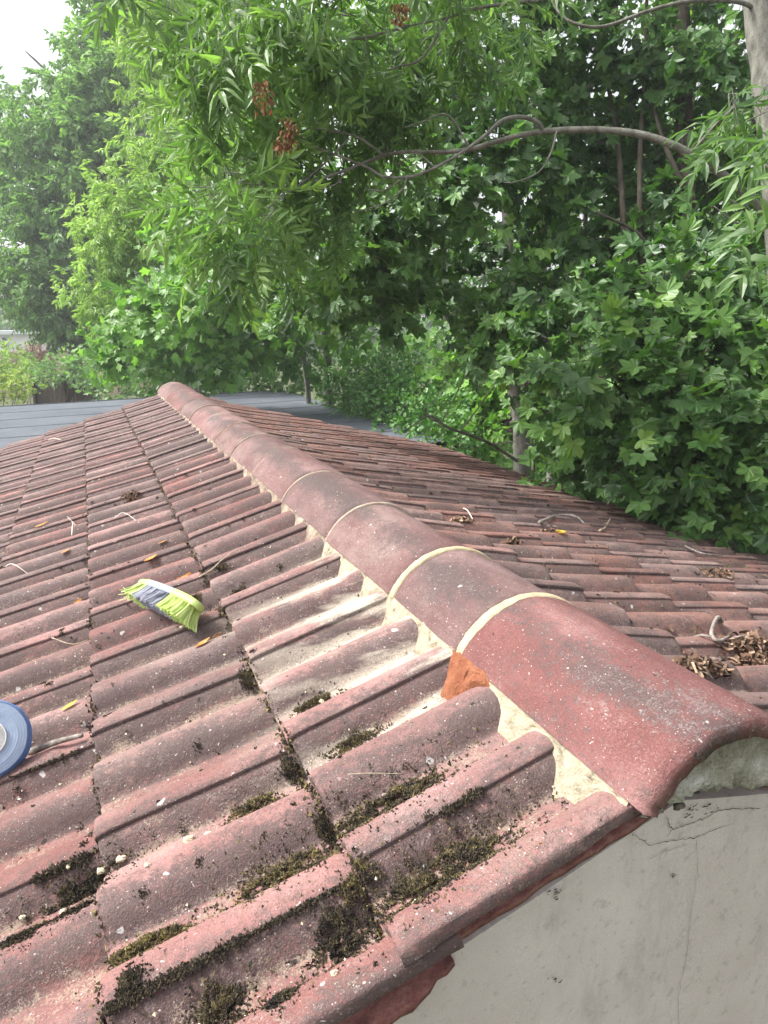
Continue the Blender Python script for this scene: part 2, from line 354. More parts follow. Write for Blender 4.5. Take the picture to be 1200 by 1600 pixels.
vs = [0, .004, .009, .015, .022, .03, .038, .046, .054, .062, .07, .078, .085, .098, .108, .116, .122, .128, .134, .141, .148, .156, .164, .172, .18, .188, .196, .204, .212, .22, .228, .235, .249, .258, .266, .274, .281, .288, .294, .300, .305]
ss = [0, 0, .0035, .010, .022, .05, .09, .13, .17, .21, .25, .29, .33, .37, LAP]
def tile_mesh(sx, seed, v0=0.0, worn=1.0, tilt=TILT):
    """one double-roll interlocking roof tile; lower end at the origin, y = across, running up the slope"""
    vl = [v for v in vs if v >= v0 - 1e-9]
    if v0 > 0: vl = [v0] + vl if vl[0] > v0 + 1e-4 else vl
    V = []; fl = []; pn = []
    o = Vector((seed * 3.7, seed * 1.3, 0))
    for r, s in enumerate(ss):
        for v in vl:
            top = hrec(v)
            x = (v % .3)
            c = min((.022, .172, .322), key=lambda q: abs(q - v))
            n = top
            if r == 0: n = top * .93 - .019
            elif r == 1: n = top * .955 - .0035
            elif r == 2: n = top * .98 - .0012
            elif r == 3: n = top * .99 - .0003
            n += -tilt * s / G_ + .0007 * fbm(o + Vector((s * 6, v * 14, 2)), 3)
            e = (1 if r <= 2 else .5 if r == 3 else 0) * .0034 * fbm(o + Vector((v * 60, 3, 1)), 4) * worn
            d = -s + e + (.002 if r == 2 else 0) * 0
            V.append((sx * (d * CP + n * SP), v, -d * SP + n * CP))
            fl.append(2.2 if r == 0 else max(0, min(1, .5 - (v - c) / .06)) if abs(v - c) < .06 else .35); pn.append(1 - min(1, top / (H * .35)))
    nv = len(vl); F = []
    for r in range(len(ss) - 1):
        for j in range(nv - 1):
            f = (r * nv + j, r * nv + j + 1, (r + 1) * nv + j + 1, (r + 1) * nv + j)
            F.append(f if sx < 0 else f[::-1])
    # exposed edge along the near side, with the tile's thickness
    b = len(V); th = .011 if v0 == 0 else .020
    for r, s in enumerate(ss):
        x, y, z = V[r * nv]; dn = th if r > 0 else .004
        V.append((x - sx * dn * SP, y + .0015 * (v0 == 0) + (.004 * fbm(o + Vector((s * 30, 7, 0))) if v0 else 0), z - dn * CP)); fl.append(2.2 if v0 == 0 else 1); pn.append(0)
    for r in range(len(ss) - 1):
        f = (r * nv, (r + 1) * nv, b + r + 1, b + r); F.append(f if sx < 0 else f[::-1])
    return mesh('roof_tile', V, F, M['tile' if sx < 0 else 'tile_brown'], attrs={'flank': fl, 'pan': pn})

garage = thing('garage', 'garage with red double-roll tiled roof and grey rendered gable in the foreground', 'garage', (0, 0, 0))

for sx in (-1, 1):
    variants = [tile_mesh(sx, q + (20 if sx > 0 else 0)) for q in range(6)]
    top_var = [tile_mesh(sx, q + 60 + (20 if sx > 0 else 0), tilt=TILT0) for q in range(4)]; top_verge = tile_mesh(sx, 47, .156, tilt=TILT0)
    verge_var = [tile_mesh(sx, q + 40, .156) for q in range(3)]
    # the slope itself: boarding under the tiles, plus every tile not split out below
    cells = []
    for i in range(NC + 1 if False else NC):
        for j in range(-1, NT_):
            y = YS + .3 * j; d = D1 + G_ * i
            c = S(sx, d - .16, y + .15, 0); cells.append((np.linalg.norm(c - CAM), i, j))
    cells.sort()
    near = cells[:100]; rest = cells[100:]
    MBs = MB()
    Vv = []; Ff = []; fl = []; pn = []
    q = [S(sx, .0, .06, -.105), S(sx, D1 + G_ * (NC - 1) - .04, .06, -.105), S(sx, D1 + G_ * (NC - 1) - .04, YEND - .02, -.105), S(sx, .0, YEND - .02, -.105)]
    Vv += [tuple(v) for v in q]; Ff.append((0, 1, 2, 3) if sx > 0 else (3, 2, 1, 0)); fl += [1] * 4; pn += [1] * 4
    jit = random.Random(5 + sx)
    def pick(i, j):
        if i == 0: return top_var[(j * 3 + j // 4) % 4] if j >= 0 else top_verge
        return variants[(i * 7 + j * 3 + (i * j) % 5) % 6] if j >= 0 else verge_var[i % 3]
    def place(i, j):
        y = YS + .3 * j + (.0 if j >= 0 else .134 - .134); d = D1 + G_ * i
        b = S(sx, d + jit.uniform(-.003, .003), y, -H + jit.uniform(-.0015, .0015))
        return Vector(b)
    for _, i, j in rest:
        me = pick(i, j); loc = place(i, j); b = len(Vv)
        co = np.empty(len(me.vertices) * 3, np.float32); me.vertices.foreach_get('co', co); co = co.reshape(-1, 3) + np.array(loc)
        Vv += [tuple(v) for v in co]; Ff += [tuple(k + b for k in p.vertices) for p in me.polygons]
        for a, lst in (('flank', fl), ('pan', pn)):
            buf = np.empty(len(me.vertices), np.float32); me.attributes[a].data.foreach_get('value', buf); lst += list(buf)
    slope = part('roof_slope', Vv, Ff, M['tile' if sx < 0 else 'tile_brown'], garage, attrs={'flank': fl, 'pan': pn})
    protos = {}

    for _, i, j in near:
        me = pick(i, j)
        if me.name not in protos:
            t = obj('roof_tile', me, slope, loc=place(i, j)); protos[me.name] = t
        else:
            t = protos[me.name].copy(); COL.objects.link(t); t.parent = slope; t.location = place(i, j)

# ridge tiles
RC = (.026, -.107); RO = .162; RI = .144
joints = [0, .45, .75, 1.19, 1.66, 2.11, 2.56, 3.0, 3.45, 3.9, 4.35, 4.8, 5.25, 5.72, YEND + .06]
A0, A1 = R_(27.3), R_(152.7)
def ridge_pt(a, y, r): return (RC[0] + r * math.cos(a), y, RC[1] + r * math.sin(a))
for t in range(len(joints) - 1):
    band = .016 if t < 1 else .011 if t < 4 else .005
    y0, y1 = joints[t] + (band / 2 if t else 0), joints[t + 1] - band / 2
    NA, NY = 34, max(8, int((y1 - y0) / .03)); V = []; F = []; fl = []
    jx, jz, jr = rnd.uniform(-.005, .005), rnd.uniform(-.003, .003), rnd.uniform(-.006, .004); tw = rnd.uniform(-.004, .004)
    if t == 0: jx = jz = jr = tw = 0
    for shell in (0, 1):
        for k in range(NY + 1):
            yy = lerp(y0, y1, k / NY)
            for a in range(NA + 1):
                an = lerp(A0, A1, a / NA); r = (RO + jr * .5) if shell == 0 else RI - (.009 if t == 0 else 0)
                r += .0022 * fbm((yy * 5 + t * 3, an * 1.5, shell), 3)
                edge = min(k, NY - k)
                if shell == 0 and edge == 0: r -= .0015
                ye = yy
                if k == 0: ye += .005 * fbm((an * 9, t * 5, 2), 4) * (1.1 if t == 0 else .6) - (.002 if shell and t == 0 else 0)
                if k == NY: ye += .004 * fbm((an * 5, t * 5, 5), 4) * .5
                x, _, z = ridge_pt(an, 0, r); V.append((x + jx + tw * (k / NY - .5), ye, z + jz + tw * .5 * (k / NY - .5)))
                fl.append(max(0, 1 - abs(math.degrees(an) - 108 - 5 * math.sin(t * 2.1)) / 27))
    ni = NA + 1; off = (NY + 1) * ni
    for k in range(NY):
        for a in range(NA):
            F.append((k * ni + a, k * ni + a + 1, (k + 1) * ni + a + 1, (k + 1) * ni + a)[::-1])
            F.append((off + k * ni + a, off + k * ni + a + 1, off + (k + 1) * ni + a + 1, off + (k + 1) * ni + a))
        for a in (0, NA):
            f = (k * ni + a, (k + 1) * ni + a, off + (k + 1) * ni + a, off + k * ni + a); F.append(f if a == 0 else f[::-1])
    for k in (0, NY):
        for a in range(NA):
            f = (k * ni + a, k * ni + a + 1, off + k * ni + a + 1, off + k * ni + a); F.append(f if k == 0 else f[::-1])
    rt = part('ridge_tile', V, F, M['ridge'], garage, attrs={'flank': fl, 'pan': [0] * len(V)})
    # pointing in the joint at the far end of this tile
    if t < len(joints) - 2:
        wj = {0: .024, 1: .021, 2: .009, 3: .008}.get(t, .0045); y = joints[t + 1]; V = []; F = []; NA = 44
        ring = [(-wj / 2 - .002, RI), (-wj / 2, RO - .0015), (-wj / 4, RO + .0002), (wj / 4, RO + .0006), (wj / 2, RO - .002), (wj / 2 + .002, RI)]
        for a in range(NA + 1):
            an = lerp(A0 - .015, A1 + .02, a / NA)
            for q, (dy, r) in enumerate(ring):
                ww = (.0030 * fbm((an * 6, t * 7, q), 3) + .0026 * fbm((an * 30, t * 7, q), 3)) * (1 if wj > .01 else .5)
                V.append(ridge_pt(an, y + dy + ww * (1 if q in (1, 4) else .4), r + .001 * fbm((an * 14, q, t), 2)))
        for a in range(NA):
            for q in range(len(ring) - 1):
                F.append((a * 6 + q, a * 6 + q + 1, (a + 1) * 6 + q + 1, (a + 1) * 6 + q)[::-1])
        part('joint_mortar', V, F, M['joint' if t < 2 else 'joint_old'], garage)

# mortar bedding along each side of the ridge
def bed_pts(sx, y, K=7):
    v = (y - YS) % .3; pan = 1 - hprof(v) / H
    de = .124 + .034 * pan ** 1.5 * (1 - .45 * min(1, max(0, (y - .9) / .8))) + .006 * fbm((y * 17, sx, 0), 3)
    nt = surf(de, y) + .002
    top = np.array([.114, -.003]); end = np.array([de, nt]); P = []
    for q in range(K + 1):
        t = q / K; d = lerp(top[0], end[0], t ** .9); n = lerp(top[1], end[1], t ** 1.1)
        nn = .0065 * fbm((y * 30, t * 3, sx * 4), 5) * (1 if 0 < q < K else .2)
        P.append((d + nn * .6, n + nn))
    P.append((de + .012, nt - .014)); return P
for sx in (-1, 1):
    K = 9
    for ya, yb, mm in ((.026, 1.19, 'mortar'), (1.19, YEND, 'mortar_worn')):
        V = []; F = []; ys = np.arange(ya, yb + .0076, .0075)
        for y in ys:
            for d, n in bed_pts(sx, float(y)): V.append(S(sx, d, float(y), n))
        for k in range(len(ys) - 1):
            for q in range(K - 1):
                f = (k * K + q, k * K + q + 1, (k + 1) * K + q + 1, (k + 1) * K + q); F.append(f if sx > 0 else f[::-1])
        part('mortar_bedding', V, F, M[mm], garage)
# terracotta repair patch on the near side
V = []; F = []; ys = np.linspace(.335, .478, 44); K = 14
for y in ys:
    u = (y - .335) / .143; P = bed_pts(-1, float(y), 7)[:-1]
    for q in range(K):
        t = q / (K - 1); tt = t * (len(P) - 1); i0 = min(int(tt), len(P) - 2); d, n = [lerp(P[i0][c], P[i0 + 1][c], tt - i0) for c in (0, 1)]
        ed = min(1, 5 * min(u, 1 - u) + .0) * min(1, 5 * (1 - t) + .05) * (1 if t > .05 else .6)
        wob = .012 * fbm((y * 30, t * 2, 3), 2)
        if t > .6: d += (t - .6) * .075 * math.sin(math.pi * u) ; n -= (t - .6) * .012 * math.sin(math.pi * u)
        n += .008 * ed - .006 * (1 - ed) + .0035 * fbm((y * 40, t * 5, 9), 3)
        V.append(S(-1, d + .004 * ed, y + wob, n + .002))
for k in range(len(ys) - 1):
    for q in range(K - 1): F.append((k * K + q, k * K + q + 1, (k + 1) * K + q + 1, (k + 1) * K + q)[::-1])
mp = part('mortar_patch', V, F, M['terracotta'], garage); mp['label'] = 'smooth orange terracotta mortar patch under the ridge'

# old mortar inside the open end of the first ridge tile
V = []; F = []; NR, NA = 12, 40
for r in range(NR + 1):
    for a in range(NA + 1):
        an = lerp(R_(2), R_(178), a / NA); rr = (RI - .0095) * r / NR
        x = RC[0] + rr * math.cos(an); zz = RC[1] + rr * math.sin(an); zb = -.046 - .30 * max(0, x) + .10 * min(0, x) + .006 * fbm((x * 30, 2, 4), 3)
        z = max(zz, zb)
        yy = .013 + .013 * fbm((x * 26, z * 40, 1), 5) + .010 * max(0, min(1, (z - zb) / .08)) - .004
        if zz < zb: yy += .012 + .004 * fbm((x * 50, 3, 3), 3)
        V.append((x, yy, z))
for r in range(NR):
    for a in range(NA): F.append((r * (NA + 1) + a, r * (NA + 1) + a + 1, (r + 1) * (NA + 1) + a + 1, (r + 1) * (NA + 1) + a))
part('mortar_infill', V, F, M['old_mortar'], garage)
# crumbling bedding under it, coloured dark to stand in for shade in the gap
mb = MB(); q = random.Random(3)
for k in range(20):
    x = q.uniform(-.105, .02); y = q.uniform(.004, .032); z = -abs(x) * math.tan(PIT) - .052 + q.uniform(-.012, .016); r = q.uniform(.002, .007); y += .020
    V = []; 
    for a in range(5):
        for b in range(8):
            th = math.pi * (a + .5) / 5; ph = 2 * math.pi * b / 8; rr = r * (1 + .5 * fbm((th * 2 + k, ph, 1), 2))
            V.append((x + rr * math.sin(th) * math.cos(ph) * 1.4, y + rr * math.sin(th) * math.sin(ph), z + rr * math.cos(th) * .8))
    F = [(a * 8 + b, a * 8 + (b + 1) % 8, (a + 1) * 8 + (b + 1) % 8, (a + 1) * 8 + b) for a in range(4) for b in range(8)] + [tuple(range(8))[::-1], tuple(32 + b for b in range(8))]
    mb.add(V, F)
mb.build('loose_bedding', M['gap_rubble'], garage)

# undercloak strips beneath the verge tiles, broken off in places
for sx in (-1, 1):
    for i in range(NC):
        d0, d1 = (.05 if i == 0 else D1 + G_ * (i - 1) - .06), D1 + G_ * i - .03
        V = []; F = []; nd = 26
        for k in range(nd + 1):
            d = lerp(d0, d1, k / nd); s = D1 + G_ * i - d; n = -H - .014 - (TILT if i else TILT0) * s / G_ - .004
            ye = .0415 + .004 * fbm((d * 22, sx * 3 + i, 0), 4) + (.02 if d < .2 and sx > 0 else 0)
            if sx < 0 and i == 1: ye = .020 + .012 * fbm((d * 30, 3, 0), 4) + (.02 * max(0, (4 - k) / 4))
            for (yy, nn) in ((.16, n), (ye, n - .002), (ye + .003, n - .016), (.16, n - .018)): V.append(S(sx, d, yy, nn))
        for k in range(nd):
            for a in range(3):
                f = (k * 4 + a, k * 4 + a + 1, (k + 1) * 4 + a + 1, (k + 1) * 4 + a); F.append(f if sx > 0 else f[::-1])
        for k in (0, nd): F.append(tuple(k * 4 + a for a in range(4)))
        part('undercloak', V, F, M['tile_edge'], garage)

# gable wall, rear gable, side walls
GZ = -2.75
def gable(name, y0, y1):
    ed = 2.45; zt = lambda x: -abs(x) * math.tan(PIT) - .088
    xs = np.linspace(-ed, ed, 81); V = []; F = []
    for x in xs:
        zz = zt(x)
        for (yy, z) in ((y0, GZ), (y0, zz), (y1, zz), (y1, GZ)): V.append((x, yy + (.0025 * fbm((x * 4, z, 2), 3) if yy == y0 else 0), z))
    for k in range(80):
        for a in range(3): F.append((k * 4 + a, k * 4 + a + 1, (k + 1) * 4 + a + 1, (k + 1) * 4 + a)[::-1])
    F += [(0, 1, 2, 3), tuple(80 * 4 + a for a in range(4))[::-1]]
    return part(name, V, F, M['wall'], garage, smooth=False)
wall = gable('gable_wall', .047, .26)
gable('rear_wall', YEND - .26, YEND - .04)
for sx in (-1, 1):
    mb = MB(); x0, x1 = sorted((sx * 2.45, sx * 2.23)); mb.box((x0, .263, GZ), (x1, YEND - .263, -2.45 * math.tan(PIT) - .10)); mb.build('side_wall', M['wall'], garage, smooth=False)
    mb = MB(); x0, x1 = sorted((sx * 2.454, sx * 2.475)); mb.box((x0, .03, -2.47 * math.tan(PIT) - .26), (x1, YEND - .04, -2.47 * math.tan(PIT) - .085)); mb.build('fascia', M['timber'], garage, smooth=False)

def wall_at(px, py, yw=.0445):
    d = CF + CR * (px - 600) / FPX - CU * (py - 800) / FPX; t = (yw - CAM[1]) / d[1]; return CAM + d * t
def crack(pts, w, mat, seed):
    P = spline([wall_at(*p) for p in pts], 7); mb = MB(); Q = []
    for i, p in enumerate(P):
        e = .0035 * fbm((i * .7, seed, 0), 3); Q.append((p[0] + e, p[1], p[2] + e * .8))
    V = []; 
    for i, p in enumerate(Q):
        ww = w * (.5 + .7 * abs(fbm((i * .6, seed, 5), 2)) * 2) * (1 if 0 < i < len(Q) - 1 else .2)
        a = np.array(Q[min(i + 1, len(Q) - 1)]) - np.array(Q[max(0, i - 1)]); nrm = np.array([-a[2], 0, a[0]]); nrm /= (np.linalg.norm(nrm) + 1e-9)
        V += [np.array(p) + nrm * ww, np.array(p) - nrm * ww]
    part('crack', V, [(2 * i, 2 * i + 1, 2 * i + 3, 2 * i + 2) for i in range(len(Q) - 1)], mat, wall, smooth=False)
crack([(984, 1300), (1003, 1312), (1018, 1320), (1052, 1313), (1086, 1309), (1112, 1298), (1138, 1288)], .0006, M['crack'], 1)
crack([(1042, 1275), (1050, 1295), (1075, 1288), (1105, 1277), (1124, 1266), (1160, 1264), (1190, 1262)], .0007, M['crack'], 2)
crack([(1050, 1296), (1042, 1308)], .0006, M['crack'], 3)
crack([(1088, 1311), (1090, 1360), (1080, 1430), (1072, 1500), (1060, 1560), (1062, 1610)], .0006, M['hair_crack'], 4)
crack([(1010, 1345), (1040, 1330), (1075, 1320)], .0006, M['hair_crack'], 5)
# specks of dirt stuck to the wall
for nm, (px, py, n, sp) in enumerate([(870, 1396, 16, 7), (868, 1530, 9, 5), (1092, 1262, 26, 12), (1050, 1366, 6, 3)]):
    mb = MB(); q = random.Random(nm)
    for k in range(n):
        p = wall_at(px + q.gauss(0, sp), py + q.gauss(0, sp * .5), .044); r = q.uniform(.0008, .003)
        mb.add([p + np.array([r, 0, 0]), p + np.array([0, -r, r * .4]), p + np.array([-r * 1.5, 0, -r * .3]), p + np.array([0, 0, -r])], [(0, 1, 3), (1, 2, 3), (0, 2, 1)])
    mb.build('dirt_speck', M['crack'], wall)
#@@PART2
# ================================================================== THE GROUND
def grid(name, x0, x1, y0, y1, nx, ny, z, mat, amp=.05):
    X = np.linspace(x0, x1, nx + 1); Y = np.linspace(y0, y1, ny + 1); V = []
    for y in Y:
        for x in X: V.append((x, y, z + amp * fbm((x * .3, y * .3, 1), 3)))
    F = [(k * (nx + 1) + a, k * (nx + 1) + a + 1, (k + 1) * (nx + 1) + a + 1, (k + 1) * (nx + 1) + a) for k in range(ny) for a in range(nx)]
    return part(name, V, F, mat)
gr = grid('ground', -160, 160, -60, 320, 80, 95, GZ - .1, M['ground'], .12); gr['kind'] = 'structure'

# ================================================================== THE FLAT ROOF BEYOND
fr = thing('flat_roof_building', 'low building with a grey felt flat roof beyond the red tiles', 'building', (-3, 9, GZ))
fx0, fx1, fy0, fy1 = -9.0, 2.86, YEND + .10, 12.7
def frz(x, y): return -.745 + .004 * (fy1 - y) * 0
sheets = 7; ws = (fy1 - fy0) / sheets
V = []; F = []
for k in range(sheets):
    ya, yb = fy0 + k * ws, fy0 + (k + 1) * ws + .06; nx = 48
    for a in range(nx + 1):
        x = lerp(fx0, fx1, a / nx); wv = .006 * fbm((x * .8, k * 3.1, 0), 3)
        for (y, z) in ((ya, .0182), (ya, .0205), (ya + .03, .0212), (yb, .016)): V.append((x, y + wv, frz(x, y) + z - .02 + .0035 * fbm((x * 2, y * 2, 5), 3)))
    b = k * (nx + 1) * 4
    for a in range(nx):
        for q in range(3): F.append((b + a * 4 + q, b + (a + 1) * 4 + q, b + (a + 1) * 4 + q + 1, b + a * 4 + q + 1))
part('felt_roof', V, F, M['felt'], fr)
mb = MB(); mb.box((fx0 + .02, fy0 + .02, -.80), (fx1 - .012, fy1 - .0, -.765)); mb.build('roof_deck', M['timber'], fr, smooth=False)
mb = MB(); mb.box((fx1 - .01, fy0, -.93), (fx1 + .012, fy1 + .06, -.742)); mb.build('edge_trim', M['felt'], fr, smooth=False)
mb = MB(); mb.box((fx0, fy1 + .062, -.93), (fx1 + .012, fy1 + .085, -.735)); mb.build('edge_trim', M['felt'], fr, smooth=False)
mb = MB(); mb.box((fx0 + .1, fy0 + .1, GZ - .3), (fx1 - .12, fy1 - .1, -.80)); mb.build('wall', M['wall'], fr, smooth=False)

# ================================================================== THINGS ON THE ROOF
def roof_hit(px, py, sx):
    r = CF + CR * (px - 600) / FPX - CU * (py - 800) / FPX; nrm = np.array([sx * SP, 0, CP]); n = -.02
    for _ in range(8):
        t = (n - CAM @ nrm) / (r @ nrm); P = CAM + r * t
        d = sx * P[0] * CP - P[2] * SP; n = lerp(n, surf(d, P[1]), .7)
    return d, P[1]
EN = {s_: np.array([s_ * SP, 0, CP]) for s_ in (-1, 1)}; ED = {s_: np.array([s_ * CP, 0, -SP]) for s_ in (-1, 1)}
def on_roof(sx, d, y, up=0.0): return S(sx, d, y, surf(d, y) + up)

def spikes(pos, dirs, length, width, tint):
    """little three-sided tufts"""
    n = len(pos); a = np.cross(dirs, rg.normal(size=(n, 3))); a /= np.linalg.norm(a, axis=1)[:, None] + 1e-9; b = np.cross(dirs, a)
    V = np.empty((n, 4, 3)); 
    for k in range(3):
        t = 2 * math.pi * k / 3; V[:, k] = pos + (a * math.cos(t) + b * math.sin(t)) * width[:, None] - dirs * (length * .25)[:, None]
    V[:, 3] = pos + dirs * length[:, None]
    base = (np.arange(n) * 4)[:, None]
    F = np.concatenate([base + np.array(f) for f in ((0, 1, 3), (1, 2, 3), (2, 0, 3))])
    return V.reshape(-1, 3), F, np.repeat(tint, 4)

def moss_pts(sx, d, y, ld, ly, h, n, ang=0.0):
    """tuft places over a low cushion lying on the tile"""
    u = rg.normal(size=(n, 2)) * .42; r = np.hypot(u[:, 0], u[:, 1]); keep = r < 1.0; u = u[keep]; r = r[keep]
    ca, sa = math.cos(ang), math.sin(ang); out = []; D = []
    for (a, b), rr in zip(u, r):
        lob = 1 + .55 * fbm((a * 2.3 + d * 31, b * 2.3 + y * 17, 1), 3)
        if fbm((a * 3.6 + d * 13, b * 3.0 + y * 29, 5), 3) < -.22 + .25 * (1 - rr): continue
        dd = d + (a * ld * ca - b * ly * sa) * lob; yy = y + (a * ld * sa + b * ly * ca) * lob
        hh = h * .55 * max(0, 1 - rr * rr) * rg.uniform(.4, 1.05) * (1 + .5 * fbm((dd * 90, yy * 90, 2), 2))
        out.append(on_roof(sx, dd, yy, hh)); D.append(EN[sx] * 1.0 + ED[sx] * a * .9 + np.array([0, 1, 0]) * b * .9 + rg.normal(size=3) * .55)
    for _ in range(int(n * .35)):   # thin outliers round the cushion
        a, b = rg.normal(size=2) * .75; dd = d + a * ld * ca - b * ly * sa; yy = y + a * ld * sa + b * ly * ca
        if fbm((dd * 60, yy * 60, 3), 2) < .02: continue
        out.append(on_roof(sx, dd, yy, .0002)); D.append(EN[sx] + rg.normal(size=3) * .6)
    D = np.array(D); return np.array(out), D / np.linalg.norm(D, axis=1)[:, None]

def moss(px, py, ld, ly, h, n, t0, t1, label, sx=-1, ang=0.0, mat='moss', name='moss_clump', cat='moss', sz=1.0, grp='moss clumps on the tiles'):
    d, y = roof_hit(px, py, sx); P, D = moss_pts(sx, d, y, ld, ly, h, int(n * 1.7), ang); m = len(P)
    V, F, T = spikes(P, D, rg.uniform(.0022, .0055, m) * sz, rg.uniform(.0010, .0022, m) * sz, np.clip(rg.normal((t0 + t1) / 2, (t1 - t0) / 2.4, m) + np.array([.45 * fbm(p_ * 70, 2) for p_ in P]), 0, 1))
    o = obj(name, mesh(name, V, F, M[mat], smooth=False, attrs={'tint': T})); tag(o, label, cat, grp); return o

moss(448, 1368, .075, .032, .016, 2600, .2, .75, 'olive moss clump in the broken notch of the tile above the dark-lined seam')
moss(226, 1482, .062, .016, .015, 1400, .35, .95, 'narrow bright olive moss strip near the bottom left corner')
moss(690, 1368, .115, .034, .015, 4200, .02, .55, 'largest dark moss patch, beside the last tile before the gable edge')
moss(612, 1258, .090, .030, .018, 3600, .05, .6, 'brown moss patch in the channel above the largest dark patch')
moss(532, 1470, .036, .030, .012, 1500, .0, .25, 'almost black round moss cushion near the broken gable-end tile')
moss(60, 1448, .020, .014, .013, 700, .7, 1.0, 'small yellow moss cushion at the left edge near pale crumbs')
moss(30, 1466, .034, .018, .012, 900, .0, .4, 'dark moss clump just below the yellow cushion')
moss(398, 1262, .036, .020, .014, 1300, .25, .8, 'rusty olive moss clump beside the white lichen streak')
moss(492, 1098, .036, .012, .010, 900, .2, .7, 'thin moss line on the sandy channel left of the terracotta patch')
moss(345, 1578, .036, .026, .012, 1500, .0, .5, 'grey green moss cushion at the bottom edge of the photo')
moss(440, 1558, .018, .014, .010, 600, .05, .4, 'tiny dark moss dot below the black seam line')
moss(309, 946, .020, .022, .012, 700, .2, .6, 'brown moss tuft behind the lime end of the brush head')
moss(552, 1160, .040, .014, .010, 900, .1, .6, 'crumbly moss in the sandy channel below the cream wash')
moss(130, 1395, .060, .018, .010, 1500, .0, .35, 'black moss trail along the joint at left')
moss(120, 1420, .040, .02, .010, 900, .0, .3, 'black moss patch by the two white crumbs')
moss(560, 1388, .026, .016, .011, 700, .1, .6, 'mossy lump at the corner where four tiles meet near the gable')
moss(510, 1300, .012, .020, .014, 600, .0, .3, 'dark moss plug in the lap joint above the notch')
moss(455, 1205, .012, .020, .012, 500, .0, .35, 'dark moss plug in the lap joint below the cream wash')
moss(385, 1065, .012, .018, .010, 400, .0, .35, 'dark moss plug in the lap joint left of the wash')
moss(375, 925, .024, .010, .008, 400, .1, .5, 'small moss trail on the third channel past the brush head')
moss(345, 895, .022, .010, .008, 350, .1, .5, 'small moss trail beside the dry forked twig')
moss(205, 1475 + 60, .018, .02, .010, 500, .0, .3, 'dark moss spot under the narrow olive strip')
# dead shreds on the far slope
def shreds(px, py, ld, ly, h, n, label, sx=1):
    d, y = roof_hit(px, py, sx); mb = MB(); q = random.Random(int(px * 3 + py))
    for k in range(n):
        a, b = max(-.95, min(.95, q.gauss(0, .42))) * ld, max(-.95, min(.95, q.gauss(0, .42))) * ly; c = on_roof(sx, d + a, y + b, h * q.random() * max(.1, 1 - (a / ld) ** 2))
        L = q.uniform(.012, .034); di = Vector((q.gauss(0, 1), q.gauss(0, 1), q.gauss(0, .45))).normalized() * L; w_ = q.uniform(.0015, .004)
        sd = di.cross(Vector((q.gauss(0, 1), q.gauss(0, 1), q.gauss(0, 1)))).normalized() * w_; bend = Vector((0, 0, q.uniform(-.006, .010)))
        p = Vector(c); mb.add([p - di * .5 - sd, p - di * .5 + sd, p + bend + sd * 1.3, p + bend - sd * 1.3, p + di * .5 + sd * .5, p + di * .5 - sd * .5], [(0, 1, 2, 3), (3, 2, 4, 5)], q.random())
    o = mb.build('dead_plant_heap', M['bark_shred'], None, tint=True); tag(o, label, 'debris', 'heaps of dead plant matter on the tiles'); return o
shreds(1180, 1012, .10, .045, .024, 320, 'big heap of curled brown shreds at the right edge')
shreds(1085, 1046, .10, .016, .016, 220, 'brown shreds in the channel beside the ridge at right')
shreds(900, 998, .05, .012, .010, 90, 'pale crumbs and shreds in the channel next to the ridge')
shreds(795, 861, .045, .030, .022, 150, 'small dark brown heap beyond the pointed ridge joint')
shreds(1120, 896, .10, .05, .014, 160, 'brown litter around the green weed on the far slope')
shreds(720, 818, .05, .02, .012, 90, 'brown litter beyond the ridge near the white twig')
shreds(862, 830, .07, .02, .012, 110, 'brown litter beside the yellow leaf')
shreds(205, 776, .05, .03, .016, 80, 'dried brown litter on the left slope far from the brush', sx=-1)
moss(1145, 893, .030, .022, .012, 420, .6, 1.0, 'bright green weed among brown litter on the far slope', sx=1, mat='green_leaf', name='weed', cat='weed', sz=2.2, grp=None)

